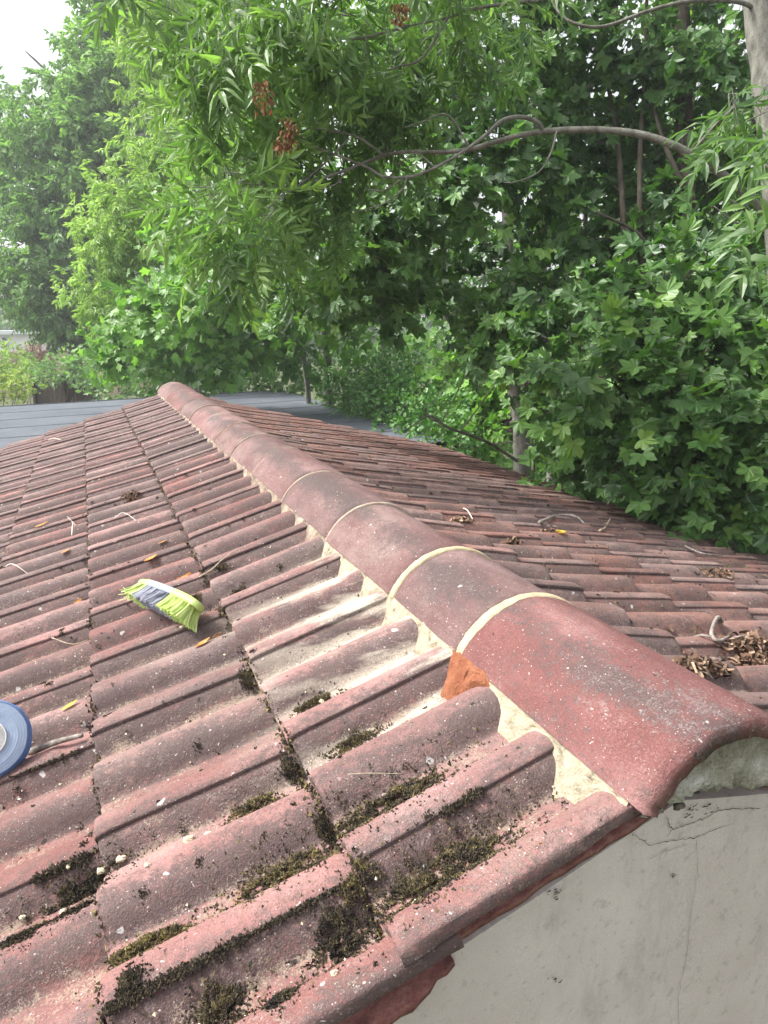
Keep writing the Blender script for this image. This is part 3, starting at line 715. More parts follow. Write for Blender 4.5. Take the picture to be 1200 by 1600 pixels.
# loose litter and thin moss too small to count
P = []; Dn = []; Lh = []; Tn = []; CP_ = []; CT = []
q = random.Random(21)
for sx in (-1, 1):
    for i in range(NC):
        for j in range(int(YEND / .01)):
            y = .02 + j * .01 + q.uniform(-.005, .005); d0 = D1 + G_ * i
            v = (y - YS) % .3; pan = 1 - hprof(v) / H; dist = max(.6, math.hypot(y + .5, d0 - .6)); far = min(1, 1.6 / dist)
            # dirt caught under the lap of each course
            n1 = int((11 if sx < 0 else 9) * (.35 + .65 * far) * max(0, .35 + 1.3 * fbm((y * 7, i * 3 + sx, 2), 3)) * (1.3 if sx < 0 else 1) + q.random())
            for _ in range(n1):
                d = d0 + abs(q.gauss(0, .007)) - .001; P.append(on_roof(sx, d, y + q.uniform(-.006, .006), q.uniform(0, .004))); Lh.append(q.uniform(.002, .0065)); Tn.append(q.random() ** 1.6); Dn.append(EN[sx] + np.array([q.gauss(0, .5) for _ in range(3)]))
            # and along the channels
            c = max(0, fbm((y * 11, i * 5 + sx * 2, 7), 3) + .15) * pan ** 2
            for _ in range(int((7 if sx < 0 else 12) * c * (.3 + .7 * far) + q.random() * .3)):
                d = d0 - q.random() ** 1.3 * .30; P.append(on_roof(sx, d, y, q.uniform(0, .003))); Lh.append(q.uniform(.002, .006 if sx < 0 else .009)); Tn.append(q.random() ** 1.3); Dn.append(EN[sx] + np.array([q.gauss(0, .6) for _ in range(3)]))
            if sx < 0 and pan > .5 and q.random() < .5 * far:
                for _ in range(q.randint(1, 4)):
                    d = d0 - q.random() * .30; CP_.append((on_roof(sx, d, y + q.gauss(0, .004), .001), q.uniform(.0008, .0034))); CT.append(q.random())
    for k in range(230):   # little black cushions on the crowns of the tiles
        d, y = q.uniform(.2, 1.6), q.uniform(.03, 2.6); 
        if sx > 0: d, y = q.uniform(.3, 2.4), q.uniform(.1, 4)
        rr = q.uniform(.002, .008)
        for _ in range(int(26 * rr / .005)):
            a, b = q.gauss(0, rr * .6), q.gauss(0, rr * .6); P.append(on_roof(sx, d + a, y + b, .0006)); Lh.append(q.uniform(.0015, .0035)); Tn.append(q.random() * .3); Dn.append(EN[sx] + np.array([q.gauss(0, .5) for _ in range(3)]))
# black growth along two seams in the foreground
for (pa, pb, n, wd) in (((170, 1592), (385, 1488), 1700, .0030), ((385, 1488), (545, 1400), 500, .0018), ((60, 1412), (150, 1362), 700, .004), ((690, 1275), (760, 1250), 500, .003), ((20, 1227), (130, 1180), 260, .002)):
    A_, B_ = roof_hit(*pa, -1), roof_hit(*pb, -1)
    for k in range(n):
        t = q.random()
        if fbm((t * 14 + n, 4, 4), 3) < -.08: continue
        d = lerp(A_[0], B_[0], t); y = lerp(A_[1], B_[1], t) + q.gauss(0, wd) * (.5 + abs(fbm((t * 9, n, 0), 3)) * 2); y = round((y - YS) / .3) * .3 + YS + q.gauss(0, wd) - .003
        P.append(on_roof(-1, d + q.gauss(0, .004), y, q.uniform(0, .004))); Lh.append(q.uniform(.002, .0045)); Tn.append(q.random() * .35); Dn.append(EN[-1] + np.array([q.gauss(0, .6) for _ in range(3)]))
Dn = np.array(Dn); Dn /= np.linalg.norm(Dn, axis=1)[:, None]; Lh = np.array(Lh)
V, F, T = spikes(np.array(P), Dn, Lh, Lh * .55, np.array(Tn))
tag(obj('roof_moss', mesh('roof_moss', V, F, M['moss'], smooth=False, attrs={'tint': T})), 'thin dark moss and dirt caught in the joints and channels of the tiles', 'moss', None, 'stuff')
OCT = np.array([(1, 0, 0), (-1, 0, 0), (0, 1, 0), (0, -1, 0), (0, 0, 1), (0, 0, -1)], float); OF = np.array([(0, 2, 4), (2, 1, 4), (1, 3, 4), (3, 0, 4), (2, 0, 5), (1, 2, 5), (3, 1, 5), (0, 3, 5)])
def pebbles(items, tints):
    n = len(items); V = np.empty((n, 6, 3))
    for k, (p, r) in enumerate(items): V[k] = np.array(p) + OCT * r * rg.uniform(.6, 1.35, (6, 1))
    return V.reshape(-1, 3), ((np.arange(n) * 6)[:, None, None] + OF[None]).reshape(-1, 3), np.repeat(tints, 6)
V, F, T = pebbles(CP_, CT)
tag(obj('mortar_crumbs', mesh('mortar_crumbs', V, F, M['crumb'], smooth=False, attrs={'tint': T})), 'sandy mortar crumbs scattered along the channels of the tiles', 'crumbs', None, 'stuff')
mb = MB(); q = random.Random(77)
for k in range(330):
    sx = 1 if k < 250 else -1; d, y = (q.uniform(.25, 2.6), q.uniform(.1, 5.6)) if sx > 0 else (q.uniform(.3, 1.9), q.uniform(.9, 5.2))
    if sx > 0 and q.random() < .5: d = q.uniform(1.2, 2.6)
    v = (y - YS) % .3; y -= (v - (.125 if v < .2 else .265)) * q.uniform(.5, 1)
    c = Vector(on_roof(sx, d, y, q.uniform(.001, .004))); L = q.uniform(.006, .022) * (1.3 if sx > 0 else .8); a = q.uniform(0, 6.3); t_ = Vector((math.cos(a) * CP, math.sin(a), -math.cos(a) * SP * sx)); n_ = Vector(EN[sx]); sd = n_.cross(t_) * L * q.uniform(.15, .4)
    up = n_ * L * q.uniform(.05, .4); mb.add([c - t_ * L, c + sd + up, c + t_ * L + up * .6, c - sd + up * .3], [(0, 1, 2), (0, 2, 3)], q.random())
tag(mb.build('leaf_litter', M['bark_shred'], None, smooth=False, tint=True), 'small brown leaf scraps strewn over the tiles', 'litter', None, 'stuff')
# the larger crumbs, one by one
def lump(px, py, r, label, sx=-1):
    r *= .8
    d, y = roof_hit(px, py, sx); c = Vector(on_roof(sx, d, y, r * .45)); V = []; sd = px * .37
    for a in range(7):
        for b in range(10):
            th = math.pi * (a + .35) / 6.7; ph = 2 * math.pi * b / 10; rr = r * (1 + .42 * fbm((math.sin(th) * math.cos(ph) * 1.6 + sd, math.sin(th) * math.sin(ph) * 1.6, math.cos(th) * 1.6), 3))
            V.append(c + Vector((rr * math.sin(th) * math.cos(ph) * 1.15, rr * math.sin(th) * math.sin(ph) * .9, rr * math.cos(th) * .7)))
    F = [(a * 10 + b, (a + 1) * 10 + b, (a + 1) * 10 + (b + 1) % 10, a * 10 + (b + 1) % 10) for a in range(6) for b in range(10)] + [tuple(range(10)), tuple(60 + b for b in range(10))[::-1]]
    o = part('mortar_crumb', V, F, M['crumb'], None, smooth=False, attrs={'tint': [.5 - .3 * abs(fbm((sd, 1, 1)))] * len(V)}); tag(o, label, 'crumb', 'larger mortar crumbs on the tiles')
lump(190, 1344, .0085, 'pale oval crumb, upper of the pair near the left lap joint')
lump(163, 1364, .0085, 'pale round crumb, lower of the pair at the left lap joint')
lump(296, 1313, .010, 'cream crumb lodged in the channel beside a moss bit')
lump(324, 1300, .008, 'cream crumb at the upper end of the sandy channel')
lump(231, 1353, .005, 'tiny pale crumb right of the pair in the sandy channel')
lump(108, 1355, .005, 'white crumb on the seam at far left')
lump(36, 1434, .005, 'white crumb above the dark moss at far left')
lump(100, 1425, .006, 'flaky white crumb in the black moss patch')
lump(503, 1097, .006, 'grey crumb on the moss line left of the terracotta patch')
lump(285, 981, .007, 'white flake below the lime end of the brush')
lump(1172, 1032, .008, 'white crumb beside the big brown heap', 1)
lump(523, 1522, .005, 'white crumb below the black moss cushion')

# dry leaves, twigs and straws
def leaf(name, px, py, L, W, yaw, mat, label, cat, sx=-1, curl=.3, group='fallen leaves on the tiles', up=.004):
    d, y = roof_hit(px, py, sx); o0 = np.array(on_roof(sx, d, y, up)); t = np.array([math.cos(yaw), math.sin(yaw), 0]); t = t - EN[sx] * (t @ EN[sx]); t /= np.linalg.norm(t); s_ = np.cross(EN[sx], t)
    V = []; n = 8
    for k in range(n + 1):
        u = k / n; wd = W * (math.sin(math.pi * min(1, u * .92 + .06)) ** .8) * (1 + .25 * fbm((k * .9, px, 0), 2))
        for side in (-1, 0, 1):
            z = curl * W * (abs(side) * .9) + curl * L * .5 * (u - .5) ** 2 + .1 * W * fbm((u * 4, side, px))
            V.append(o0 + t * (u - .5) * L + s_ * side * wd + EN[sx] * z)
    F = [(k * 3 + a, (k + 1) * 3 + a, (k + 1) * 3 + a + 1, k * 3 + a + 1) for k in range(n) for a in (0, 1)]
    o = part(name, V, F, M[mat], None, attrs={'tint': [max(0, min(1, .5 + .8 * fbm((i * .3, px, py), 2))) for i in range(len(V))]}); tag(o, label, cat, group)
leaf('dry_leaf', 70, 831, .055, .012, .2, 'dry_leaf', 'long flat orange leaf at the far left of the roof', 'leaf')
leaf('dry_leaf', 116, 937, .05, .012, .9, 'dry_leaf', 'curled orange leaf left of the brush head', 'leaf', curl=.7)
leaf('dry_leaf', 110, 1105, .036, .006, .35, 'yellow_leaf', 'small yellow sliver of leaf above the grey stick', 'leaf')
leaf('dry_leaf', 241, 884, .045, .012, .3, 'dry_leaf', 'flat orange leaf just above the brush head', 'leaf')
leaf('dry_leaf', 287, 899, .045, .010, .2, 'dry_leaf', 'crumpled orange leaf right above the lime bristles', 'leaf', curl=.9)
leaf('dry_leaf', 258, 856, .03, .005, .1, 'dry_leaf', 'thin tan leaf two channels above the brush head', 'leaf')
leaf('dry_leaf', 318, 1007, .04, .008, .3, 'dry_leaf', 'orange leaf scrap in the lap joint below the brush head', 'leaf')
leaf('dry_leaf', 340, 994, .025, .008, .3, 'dry_leaf', 'tiny amber leaf scrap right of the brush head', 'leaf')
leaf('dry_leaf', 108, 872, .035, .008, .4, 'dry_leaf', 'small orange leaf scrap between brush and roof edge', 'leaf')
leaf('dry_leaf', 468, 686, .13, .04, .2, 'dry_leaf', 'brown leaf cluster on the far slope near the felt roof', 'leaf', 1, .6)
leaf('dry_leaf', 600, 742, .09, .03, .3, 'pale_leaf', 'dull tan leaf on the middle of the far slope', 'leaf', 1, .4)
leaf('fallen_leaf', 664, 729, .085, .034, .6, 'pale_leaf', 'pale cream leaf on the far slope', 'leaf', 1, .5)
leaf('fallen_leaf', 653, 732, .07, .026, 1.8, 'green_leaf', 'green leaf touching the pale cream leaf', 'leaf', 1, .5)
leaf('fallen_leaf', 874, 838, .05, .018, .2, 'yellow_leaf', 'yellow leaf with a dark tip on the far slope', 'leaf', 1, .5)
leaf('fallen_leaf', 853, 789, .075, .03, .3, 'green_leaf', 'fresh green leaf lying flat on the far slope', 'leaf', 1, .3)
leaf('fallen_leaf', 753, 752, .07, .02, .5, 'green_leaf', 'narrow olive leaf on the far slope', 'leaf', 1, .4)
leaf('fallen_leaf', 785, 737, .06, .024, .4, 'pale_leaf', 'buff leaf near the eave in front of the trunk', 'leaf', 1, .4)
leaf('fallen_leaf', 1117, 887, .09, .008, .1, 'green_leaf', 'pale green blade beside the weed', 'leaf', 1, .4)
def stick(name, pts, r, mat, label, cat, sx=-1, up=.004, wob=.25, group=None, sides=7):
    P = [on_roof(sx, *roof_hit(px, py, sx), up + r + dz) for px, py, dz in pts]; Q = spline(P, 7); n = len(Q)
    mb = MB(); mb.tube(Q, [r * (1 - .45 * i / n) for i in range(n)], sides, wob=wob); o = mb.build(name, M[mat]); tag(o, label, cat, group); return o
stick('stick', [(50, 1180, .002), (92, 1168, .006), (134, 1157, .006)], .0075, 'wood', 'short weathered grey stick beside the blue paper roll', 'stick', up=.0)
stick('straw', [(180, 811, 0), (200, 815, .008), (222, 827, 0)], .0016, 'straw', 'bleached straw curving across two tiles above the brush', 'straw', group='bleached straws')
stick('straw', [(113, 838, 0), (120, 828, .012), (117, 818, .010), (111, 819, .004)], .0017, 'straw', 'hooked white straw left of the brush', 'straw', group='bleached straws')
stick('straw', [(0, 889, 0), (22, 887, .010), (45, 894, 0)], .0018, 'straw', 'white straw at the left edge of the photo', 'straw', group='bleached straws')
stick('straw', [(70, 690, 0), (85, 688, .012), (98, 692, 0)], .003, 'straw', 'distant pale straw near the felt roof', 'straw', group='bleached straws')
stick('twig', [(312, 905, 0), (335, 901, .006), (352, 892, .012), (373, 866, .012)], .0022, 'twig', 'dry bent twig on the tiles right of the brush head', 'twig', group='twigs on the tiles')
stick('twig', [(88, 1010, 0), (112, 1002, .006), (138, 990, .004)], .0016, 'twig', 'thin tan twig below and left of the brush head', 'twig', group='twigs on the tiles')
stick('twig', [(122, 965, 0), (132, 974, .003), (140, 972, .003)], .0014, 'twig', 'tiny broken twig left of the brush head', 'twig', group='twigs on the tiles')
stick('twig', [(548, 1223, .012), (580, 1223, .014), (632, 1222, .012)], .0008, 'twig', 'hair-thin stalk lying over the brown moss patch', 'twig', group='twigs on the tiles')
t = thing('forked_twig', 'knobbly forked grey twig on the far slope beside the ridge', 'twig', (0, 0, 0))
def stick_part(nm, pts, r, sx=1):
    P = [on_roof(sx, *roof_hit(px, py, sx), r + dz) for px, py, dz in pts]; Q = spline(P, 6); mb = MB(); mb.tube(Q, [r * (1 - .5 * i / len(Q)) for i in range(len(Q))], 8, wob=.6); mb.build(nm, M['wood'], t)
stick_part('stem', [(1124, 977, .004), (1114, 986, .004), (1109, 996, .006), (1119, 1008, .005), (1134, 1019, .002)], .0065)
stick_part('side_shoot', [(1082, 990, .003), (1096, 997, .004), (1113, 1003, .005), (1136, 1009, .003)], .0034)
stick('twig', [(842, 822, .004), (870, 813, .012), (900, 816, .012), (922, 826, .004)], .009, 'wood', 'long grey twig lying across the far slope', 'twig', 1, group='twigs on the tiles')
stick('twig', [(934, 841, .0), (942, 834, .012), (949, 826, .012)], .007, 'twig', 'short pale upright twig end on the far slope', 'twig', 1, group='twigs on the tiles')
stick('twig', [(720, 790, .0), (728, 803, .01), (737, 816, .006)], .003, 'straw', 'thin white twig on the far slope past the ridge', 'twig', 1, group='twigs on the tiles')
stick('twig', [(1065, 868, .002), (1095, 874, .012), (1125, 880, .004)], .005, 'wood', 'straight brown twig near the green weed', 'twig', 1, group='twigs on the tiles')
stick('twig', [(1140, 1004, .004), (1165, 1003, .010), (1190, 1004, .006)], .0022, 'wood', 'thin brown twig lying on the big brown heap', 'twig', 1, group='twigs on the tiles')
stick('twig', [(655, 690, 0), (690, 700, .01), (720, 715, 0)], .004, 'wood', 'fine dark twig by the felt roof corner', 'twig', 1, group='twigs on the tiles')

# ------------------------------------------------------------------ brush head
def slope_plane_hit(px, py, n, sx=-1):
    r = CF + CR * (px - 600) / FPX - CU * (py - 800) / FPX; nrm = EN[sx]; t_ = (n - CAM @ nrm) / (r @ nrm); return CAM + r * t_
B0, B1 = slope_plane_hit(224, 914, .030), slope_plane_hit(309, 949, .030)
T0, T1 = slope_plane_hit(193, 933, .012), slope_plane_hit(290, 979, .008)
bl = Vector(B1 - B0); Lb = bl.length; ax = bl.normalized(); bd = Vector((T0 + T1) / 2 - (B0 + B1) / 2); bd = (bd - ax * bd.dot(ax)); BL = bd.length * .84; bd.normalize(); tn = ax.cross(bd)
if tn.z > 0: tn = -tn
b0 = Vector(B0)
br = thing('brush_head', 'lime green and grey brush head lying on its side on the left slope', 'brush', b0)
def brush_block(u0, u1, mat, ext):
    V = []; n = 14; prof = [(-.020, 0), (-.022, -.008), (-.018, -.018), (0, -.022), (.018, -.018), (.022, -.008), (.020, 0)]
    for k in range(n + 1):
        u = lerp(u0, u1, k / n); e = min(1, (.35 + 4 * min(u, 1 - u))) if ext else 1; arch = -.005 * (2 * u - 1) ** 2
        for a, h in prof: V.append(b0 + ax * (u * Lb) + tn * a * (.75 + .25 * e) - bd * (arch + (-h) * (.7 + .3 * e)))
    m = len(prof); F = [(k * m + a, k * m + (a + 1) % m, (k + 1) * m + (a + 1) % m, (k + 1) * m + a) for k in range(n) for a in range(m)] + [tuple(range(m))[::-1], tuple(n * m + a for a in range(m))]
    part('brush_block', V, F, M[mat], br)
brush_block(0, .16, 'lime_plastic', True); brush_block(.161, .62, 'grey_plastic', False); brush_block(.621, 1, 'lime_plastic', True)
def bristles(name, u0, u1, mat, cols):
    Vb = []; Fb = []; Tb = []; q = random.Random(int(u0 * 100))
    for c in range(cols):
        for r in range(6):
            u = lerp(u0, u1, (c + .5) / cols); a = lerp(-.017, .017, r / 5); root = b0 + ax * (u * Lb) + tn * a + bd * (.005 * (2 * u - 1) ** 2)
            tv = q.uniform(.25, .85)
            for k in range(11):
                spread = ax * ((u - .5) * .030 + q.gauss(0, .004)) + tn * (a * .7 + q.gauss(0, .004)); L = BL * q.uniform(.90, 1.04)
                rt = root + ax * q.gauss(0, .0016) + tn * q.gauss(0, .0016); tip = rt + bd * L + spread; mid = rt + bd * L * .5 + spread * .38
                w_ = ax.cross(bd).lerp(ax, q.random()).normalized() * .0011; b = len(Vb)
                Vb += [rt - w_, rt + w_, mid + w_, mid - w_, tip + w_, tip - w_]; Fb += [(b, b + 1, b + 2, b + 3), (b + 3, b + 2, b + 4, b + 5)]
                t1 = min(1, max(0, tv + q.gauss(0, .15))); Tb += [t1 * .6] * 2 + [t1] * 2 + [t1 * (.55 if q.random() < .4 else 1)] * 2
    part(name, Vb, Fb, M[mat], br, smooth=False, attrs={'tint': Tb})
bristles('lime_bristles', .02, .19, 'lime', 6); bristles('grey_bristles', .195, .60, 'grey_bristle', 13); bristles('lime_bristles', .605, .98, 'lime', 12)
mb = MB(); q = random.Random(4)
for k in range(7):
    rt = b0 + ax * (.03 * Lb) + bd * .015; mb.tube(spline([rt, rt - ax * .03 + bd * .03 + Vector((0, 0, .004 * k - .01)), rt - ax * q.uniform(.05, .075) + bd * q.uniform(.02, .05) + Vector((0, 0, .006 * k - .02))], 4), .0009, 4, tint=q.uniform(.5, 1))
mb.build('stray_bristles', M['lime'], br, tint=True)

# ------------------------------------------------------------------ blue paper roll
N_ = Vector((.08, -.85, .50)).normalized(); pc = Vector(at(-22, 1155, 1.26)); RP = .069; LP = .055
d_, y_ = roof_hit(10, 1228, -1)
pr = thing('paper_roll', 'roll of blue paper towel with a white core at the left edge', 'paper roll', pc)
u_ = N_.cross(Vector((0, 0, 1))).normalized(); v_ = u_.cross(N_)
def ring(r, dep, wob=0, ph=0, n=56):
    return [pc - N_ * dep + (u_ * math.cos(2 * math.pi * k / n) + v_ * math.sin(2 * math.pi * k / n)) * (r * (1 + wob * fbm((math.cos(2 * math.pi * k / n) * 2, math.sin(2 * math.pi * k / n) * 2, ph), 3))) for k in range(n)]
V = []; n = 56; rings = []
for k in range(19):
    t_ = k / 18; rings.append(ring(lerp(.034, RP, t_), .0006 * math.sin(k * 2.4) + .004 * abs(t_ - .5), .012, k * .05))
rings += [ring(RP + .001, .004, .012, 1), ring(RP, LP, .012, 1), ring(.04, LP, 0)]
for r in rings: V += r
F = [(a * n + b, a * n + (b + 1) % n, (a + 1) * n + (b + 1) % n, (a + 1) * n + b) for a in range(len(rings) - 1) for b in range(n)]
part('wound_paper', V, F, M['paper_end'], pr)
V = []; rings = [ring(.034, LP - .01), ring(.034, -.002, .02, 3), ring(.032, -.003, .02, 3), ring(.0315, .03, .03, 2), ring(.012, .045, .1, 2), ring(.001, .047)]
for r in rings: V += r
part('core', V, [(a * n + b, a * n + (b + 1) % n, (a + 1) * n + (b + 1) % n, (a + 1) * n + b) for a in range(len(rings) - 1) for b in range(n)], M['core'], pr)
V = []; ns = 40   # the loose outer sheet
for k in range(ns + 1):
    an = lerp(R_(75), R_(285), k / ns); lift = .004 + .014 * max(0, (k / ns - .25)) ** 1.2 + .0015 * fbm((k * .25, 1, 1), 2)
    for dep, lf_ in ((.001, .0012), (.018, lift * .75), (.030, lift)):
        V.append(pc - N_ * dep + (u_ * math.cos(an) + v_ * math.sin(an)) * (RP + lf_))
F = [(k * 3 + a, (k + 1) * 3 + a, (k + 1) * 3 + a + 1, k * 3 + a + 1) for k in range(ns) for a in (0, 1)]
part('loose_sheet', V, F, M['paper'], pr)
#@@PART3
# ================================================================== TREES AND SHRUBS
def unit(v): return v / (np.linalg.norm(v, axis=-1, keepdims=True) + 1e-9)
def fan_leaf(outline, fold=.18, droop=.22):
    """a flat leaf outline as a fan round its base point; gently folded and drooping"""
    V = [(0, 0, 0)]
    for x, y in outline: V.append((x, y, fold * abs(x) - droop * (x * x + y * y) * .6))
    n = len(outline); return np.array(V, float), np.array([(0, 1 + k, 1 + (k + 1) % n) for k in range(n)][:n - 1] + [(0, n, 1)])
def palm(pts):
    L = []
    for a, r in pts: L.append((math.sin(R_(a)) * r, math.cos(R_(a)) * r))
    return [(-x, y) for x, y in reversed(L[1:])] + L
def syc_var(q):
    g = lambda a, b: q.uniform(a, b); j = [(a, r * g(.9, 1.1)) for a, r in ((0, 1.0), (8, .80), (13, .76), (23, .54), (34, .72), (45, .92), (54, .78), (66, .68), (76, .50), (92, .58), (106, .68), (118, .52), (140, .34), (172, .10))]
    lv, lf = fan_leaf(palm(j), g(-.05, .38), g(.05, .55)); lv[:, 2] += g(-.25, .25) * lv[:, 0] * lv[:, 1] + .05 * np.sin(lv[:, 0] * 7 + lv[:, 1] * 5 + g(0, 6)); lv[:, 0] *= g(.82, 1.05); lv[:, 0] += g(-.12, .12) * lv[:, 1] ** 2; return lv, lf
SYC = [syc_var(random.Random(40 + q_)) for q_ in range(7)]
SYC_LO = fan_leaf(palm([(0, 1.0), (12, .78), (24, .58), (45, .92), (60, .72), (76, .52), (106, .68), (150, .25)]))
def leaflet(W=.17, simple=False):
    if simple: return np.array([(0, 0, 0), (W, .45, .05), (0, 1, -.1), (-W, .45, .05)], float), np.array([(0, 1, 2), (0, 2, 3)])
    return np.array([(0, 0, 0), (W * .85, .30, .045), (W, .55, .04), (0, 1, -.10), (-W, .55, .04), (-W * .85, .30, .045), (0, .42, -.012)], float), np.array([(0, 1, 6), (1, 2, 6), (2, 3, 6), (3, 4, 6), (4, 5, 6), (5, 0, 6)])
def pinnate(pairs, simple=False, W=.17, ll=.42, seed=0):
    """a compound leaf: leaflets in pairs along a drooping stalk, one at the end"""
    q = random.Random(seed); lv, lf = leaflet(W, simple); V = []; F = []; b = 0; dr = q.uniform(.15, .42); bend = q.uniform(-.14, .14)
    def add(o, a, sc, hang):
        nonlocal b
        ca, sa = math.cos(a), math.sin(a); q_ = lv * sc; x = q_[:, 0] * ca + q_[:, 1] * sa; y = -q_[:, 0] * sa + q_[:, 1] * ca
        V.append(np.c_[x + o[0], y + o[1], q_[:, 2] + o[2] - hang * lv[:, 1] ** 1.5 * sc + q.uniform(-.4, .4) * q_[:, 0]]); F.append(lf + b); b += len(lv)
    for k in range(pairs):
        t = .30 + .58 * k / max(1, pairs - 1); z = -dr * t * t; sc = ll * (.75 + .35 * math.sin(math.pi * (k + .8) / (pairs + .6)))
        for sgn in (-1, 1):
            if q.random() < .06: continue
            add((bend * t * t, t + q.uniform(-.03, .03), z), sgn * R_(54 - 8 * k / pairs + q.gauss(0, 13)), sc * q.uniform(.72, 1.15), q.uniform(.1, .75))
    add((bend * .85, .92, -dr * .85), R_(q.gauss(0, 14)), ll * q.uniform(.8, 1.1), q.uniform(.1, .7))
    if not simple:
        V.append(np.array([(-.006, 0, 0), (.006, 0, 0), (bend * .25, .5, -dr * .25), (bend * .9, .95, -dr * .9)])); F.append(np.array([(0, 1, 2), (1, 3, 2)]) + b)
    return np.concatenate(V), np.concatenate(F)
ASH = [pinnate(4, False, .135, .40, q_) for q_ in range(7)]; ASH_LO = [pinnate(4, True, .19, .46, q_) for q_ in range(4)]; ASH_FAR = [pinnate(3, True, .24, .60, q_) for q_ in range(4)]
OVAL = leaflet(.30); OVAL_LO = leaflet(.32, True)
LANCE = leaflet(.2, True)
def sprig(n, L, seed=1):   # a few small leaves on a shoot: far foliage
    q = random.Random(seed); V = []; F = []; b = 0; lv, lf = leaflet(.34, True)
    for k in range(n):
        R3 = np.array(Matrix.Rotation(q.uniform(0, 6.3), 3, 'Y') @ Matrix.Rotation(q.uniform(-1.2, .9), 3, 'X') @ Matrix.Rotation(q.uniform(-1.5, 1.5), 3, 'Z')); V.append((lv * L) @ R3.T + np.array([q.gauss(0, .25), q.uniform(0, .8), q.gauss(0, .22)])); F.append(lf + b); b += 4
    return np.concatenate(V), np.concatenate(F)
def put_leaves(tmpl, pos, tip, nrm, size, tint):
    lv, lf = tmpl; n = len(pos); t = unit(tip); x = unit(np.cross(t, nrm)); z = np.cross(x, t)
    V = pos[:, None, :] + size[:, None, None] * (lv[None, :, 0, None] * x[:, None] + lv[None, :, 1, None] * t[:, None] + lv[None, :, 2, None] * z[:, None])
    F = (np.arange(n) * len(lv))[:, None, None] + lf[None]
    return V.reshape(-1, 3), F.reshape(-1, 3), np.repeat(tint, len(lv))
UP = np.array([0, 0, 1.0])
class Tree:
    def __init__(s, name, label, cat, base, tmpl, leafmat, barkmat, group=None):
        s.root = thing(name, label, cat, base, group); s.tm = tmpl; s.lm = leafmat; s.bm = barkmat; s.limbs = []; s.br = MB(); s.tw = MB(); s.L = []; s.k = 0
    def trunk(s, pts, r0, r1, wob=.12, n=6, sides=9):
        P = spline(pts, n); N = len(P); mb = MB(); mb.tube(P, [lerp(r0, r1, (i / (N - 1)) ** .8) for i in range(N)], sides, wob=wob); mb.build('trunk', M[s.bm], s.root)
        s.limbs += [(np.array(p), lerp(r0, r1, i / (N - 1))) for i, p in enumerate(P)]
    def limb(s, pts, r0, r1, n=6, sides=6, wob=.15, attach=True):
        P = spline(pts, n); N = len(P); s.br.tube(P, [lerp(r0, r1, i / (N - 1)) for i in range(N)], sides, wob=wob)
        if attach: s.limbs += [(np.array(p), lerp(r0, r1, i / (N - 1))) for i, p in enumerate(P)]
    def clump(s, c, rad, twigs, per, size, tint=.45, spread=.16, out=None, stretch=(1, 1, .8), branch=True, tl=.30, droop=.35, shell=.5, upn=.75, flat=.45, twr=.0022):
        """a bough: twigs spread through its volume, leaves along each twig"""
        c = np.array(c, float); rad3 = rad * np.array(stretch)
        if branch and s.limbs:
            P, r = min(s.limbs, key=lambda q: np.linalg.norm(q[0] - c) + max(0, q[0][2] - c[2]) * .8)
            L = np.linalg.norm(c - P)
            if L > .05:
                mid = (P + c) / 2 + np.array([0, 0, .12 * L]) + rg.normal(size=3) * .05 * L
                s.limb([P, mid, c], min(r * .55, .006 + .012 * L), .004, n=5, sides=5, attach=False)
        d = unit(rg.normal(size=(twigs, 3)) + (0 if out is None else np.array(out) * .7))
        rr = shell + (1 - shell) * rg.random(twigs) ** .6
        p = c + d * rad3 * rr[:, None]
        ax = unit(d * .8 + rg.normal(size=(twigs, 3)) * .45 - UP * droop)
        L = tl * rg.uniform(.6, 1.2, twigs)
        if twr > 0:
            for k in range(twigs):
                a = p[k] - ax[k] * L[k] * .45; s.tw.tube([a + (c - a) * .35, a, p[k] + ax[k] * L[k] * .6], [twr * 1.6, twr * 1.3, twr * .5], 3, cap=False)
        t = rg.uniform(-.35, 1.05, (twigs, per)) * L[:, None]
        pos = p[:, None] + ax[:, None] * t[..., None] + rg.normal(size=(twigs, per, 3)) * spread * tl * .5
        tip = unit(ax[:, None] * .55 + d[:, None] * .45 + rg.normal(size=(twigs, per, 3)) * .55 - UP * (droop * .9))
        nr = unit(UP * upn + d[:, None] * .55 + rg.normal(size=(twigs, per, 3)) * flat + (0 if out is None else np.array(out) * .5))
        sz = size * np.clip(rg.normal(1, .26, (twigs, per)), .42, 1.6)
        ti = np.clip(tint + rg.normal(0, .13, (twigs, 1)) + rg.normal(0, .13, (twigs, per)), 0, 1)
        s.L.append((pos.reshape(-1, 3), tip.reshape(-1, 3), nr.reshape(-1, 3), sz.ravel(), ti.ravel()))
    def done(s, crown='crown'):
        A = [np.concatenate(x) for x in zip(*s.L)]; tms = s.tm if isinstance(s.tm, list) else [s.tm]; pick = rg.integers(0, len(tms), len(A[0])); V = []; F = []; T = []; b = 0
        for k, tm in enumerate(tms):
            m = pick == k
            if not m.any(): continue
            v, f, t = put_leaves(tm, *[a[m] for a in A]); V.append(v); F.append(f + b); T.append(t); b += len(v)
        V, F, T = np.concatenate(V), np.concatenate(F), np.concatenate(T)
        o = obj(crown, mesh(crown, V, F, M[s.lm], smooth=False, attrs={'tint': T}), s.root)
        s.tw.V and s.br.add(s.tw.V, s.tw.F)
        s.br.V and s.br.build('branch_work', M[s.bm], s.root)
        return s.root
TOCAM = lambda c: (lambda v: v / np.linalg.norm(v))(CAM + np.array([0, 0, .6]) - np.array(c))
def ground_at(px, depth):
    p = at(px, 800, depth); return np.array([p[0], p[1], GZ - .1])

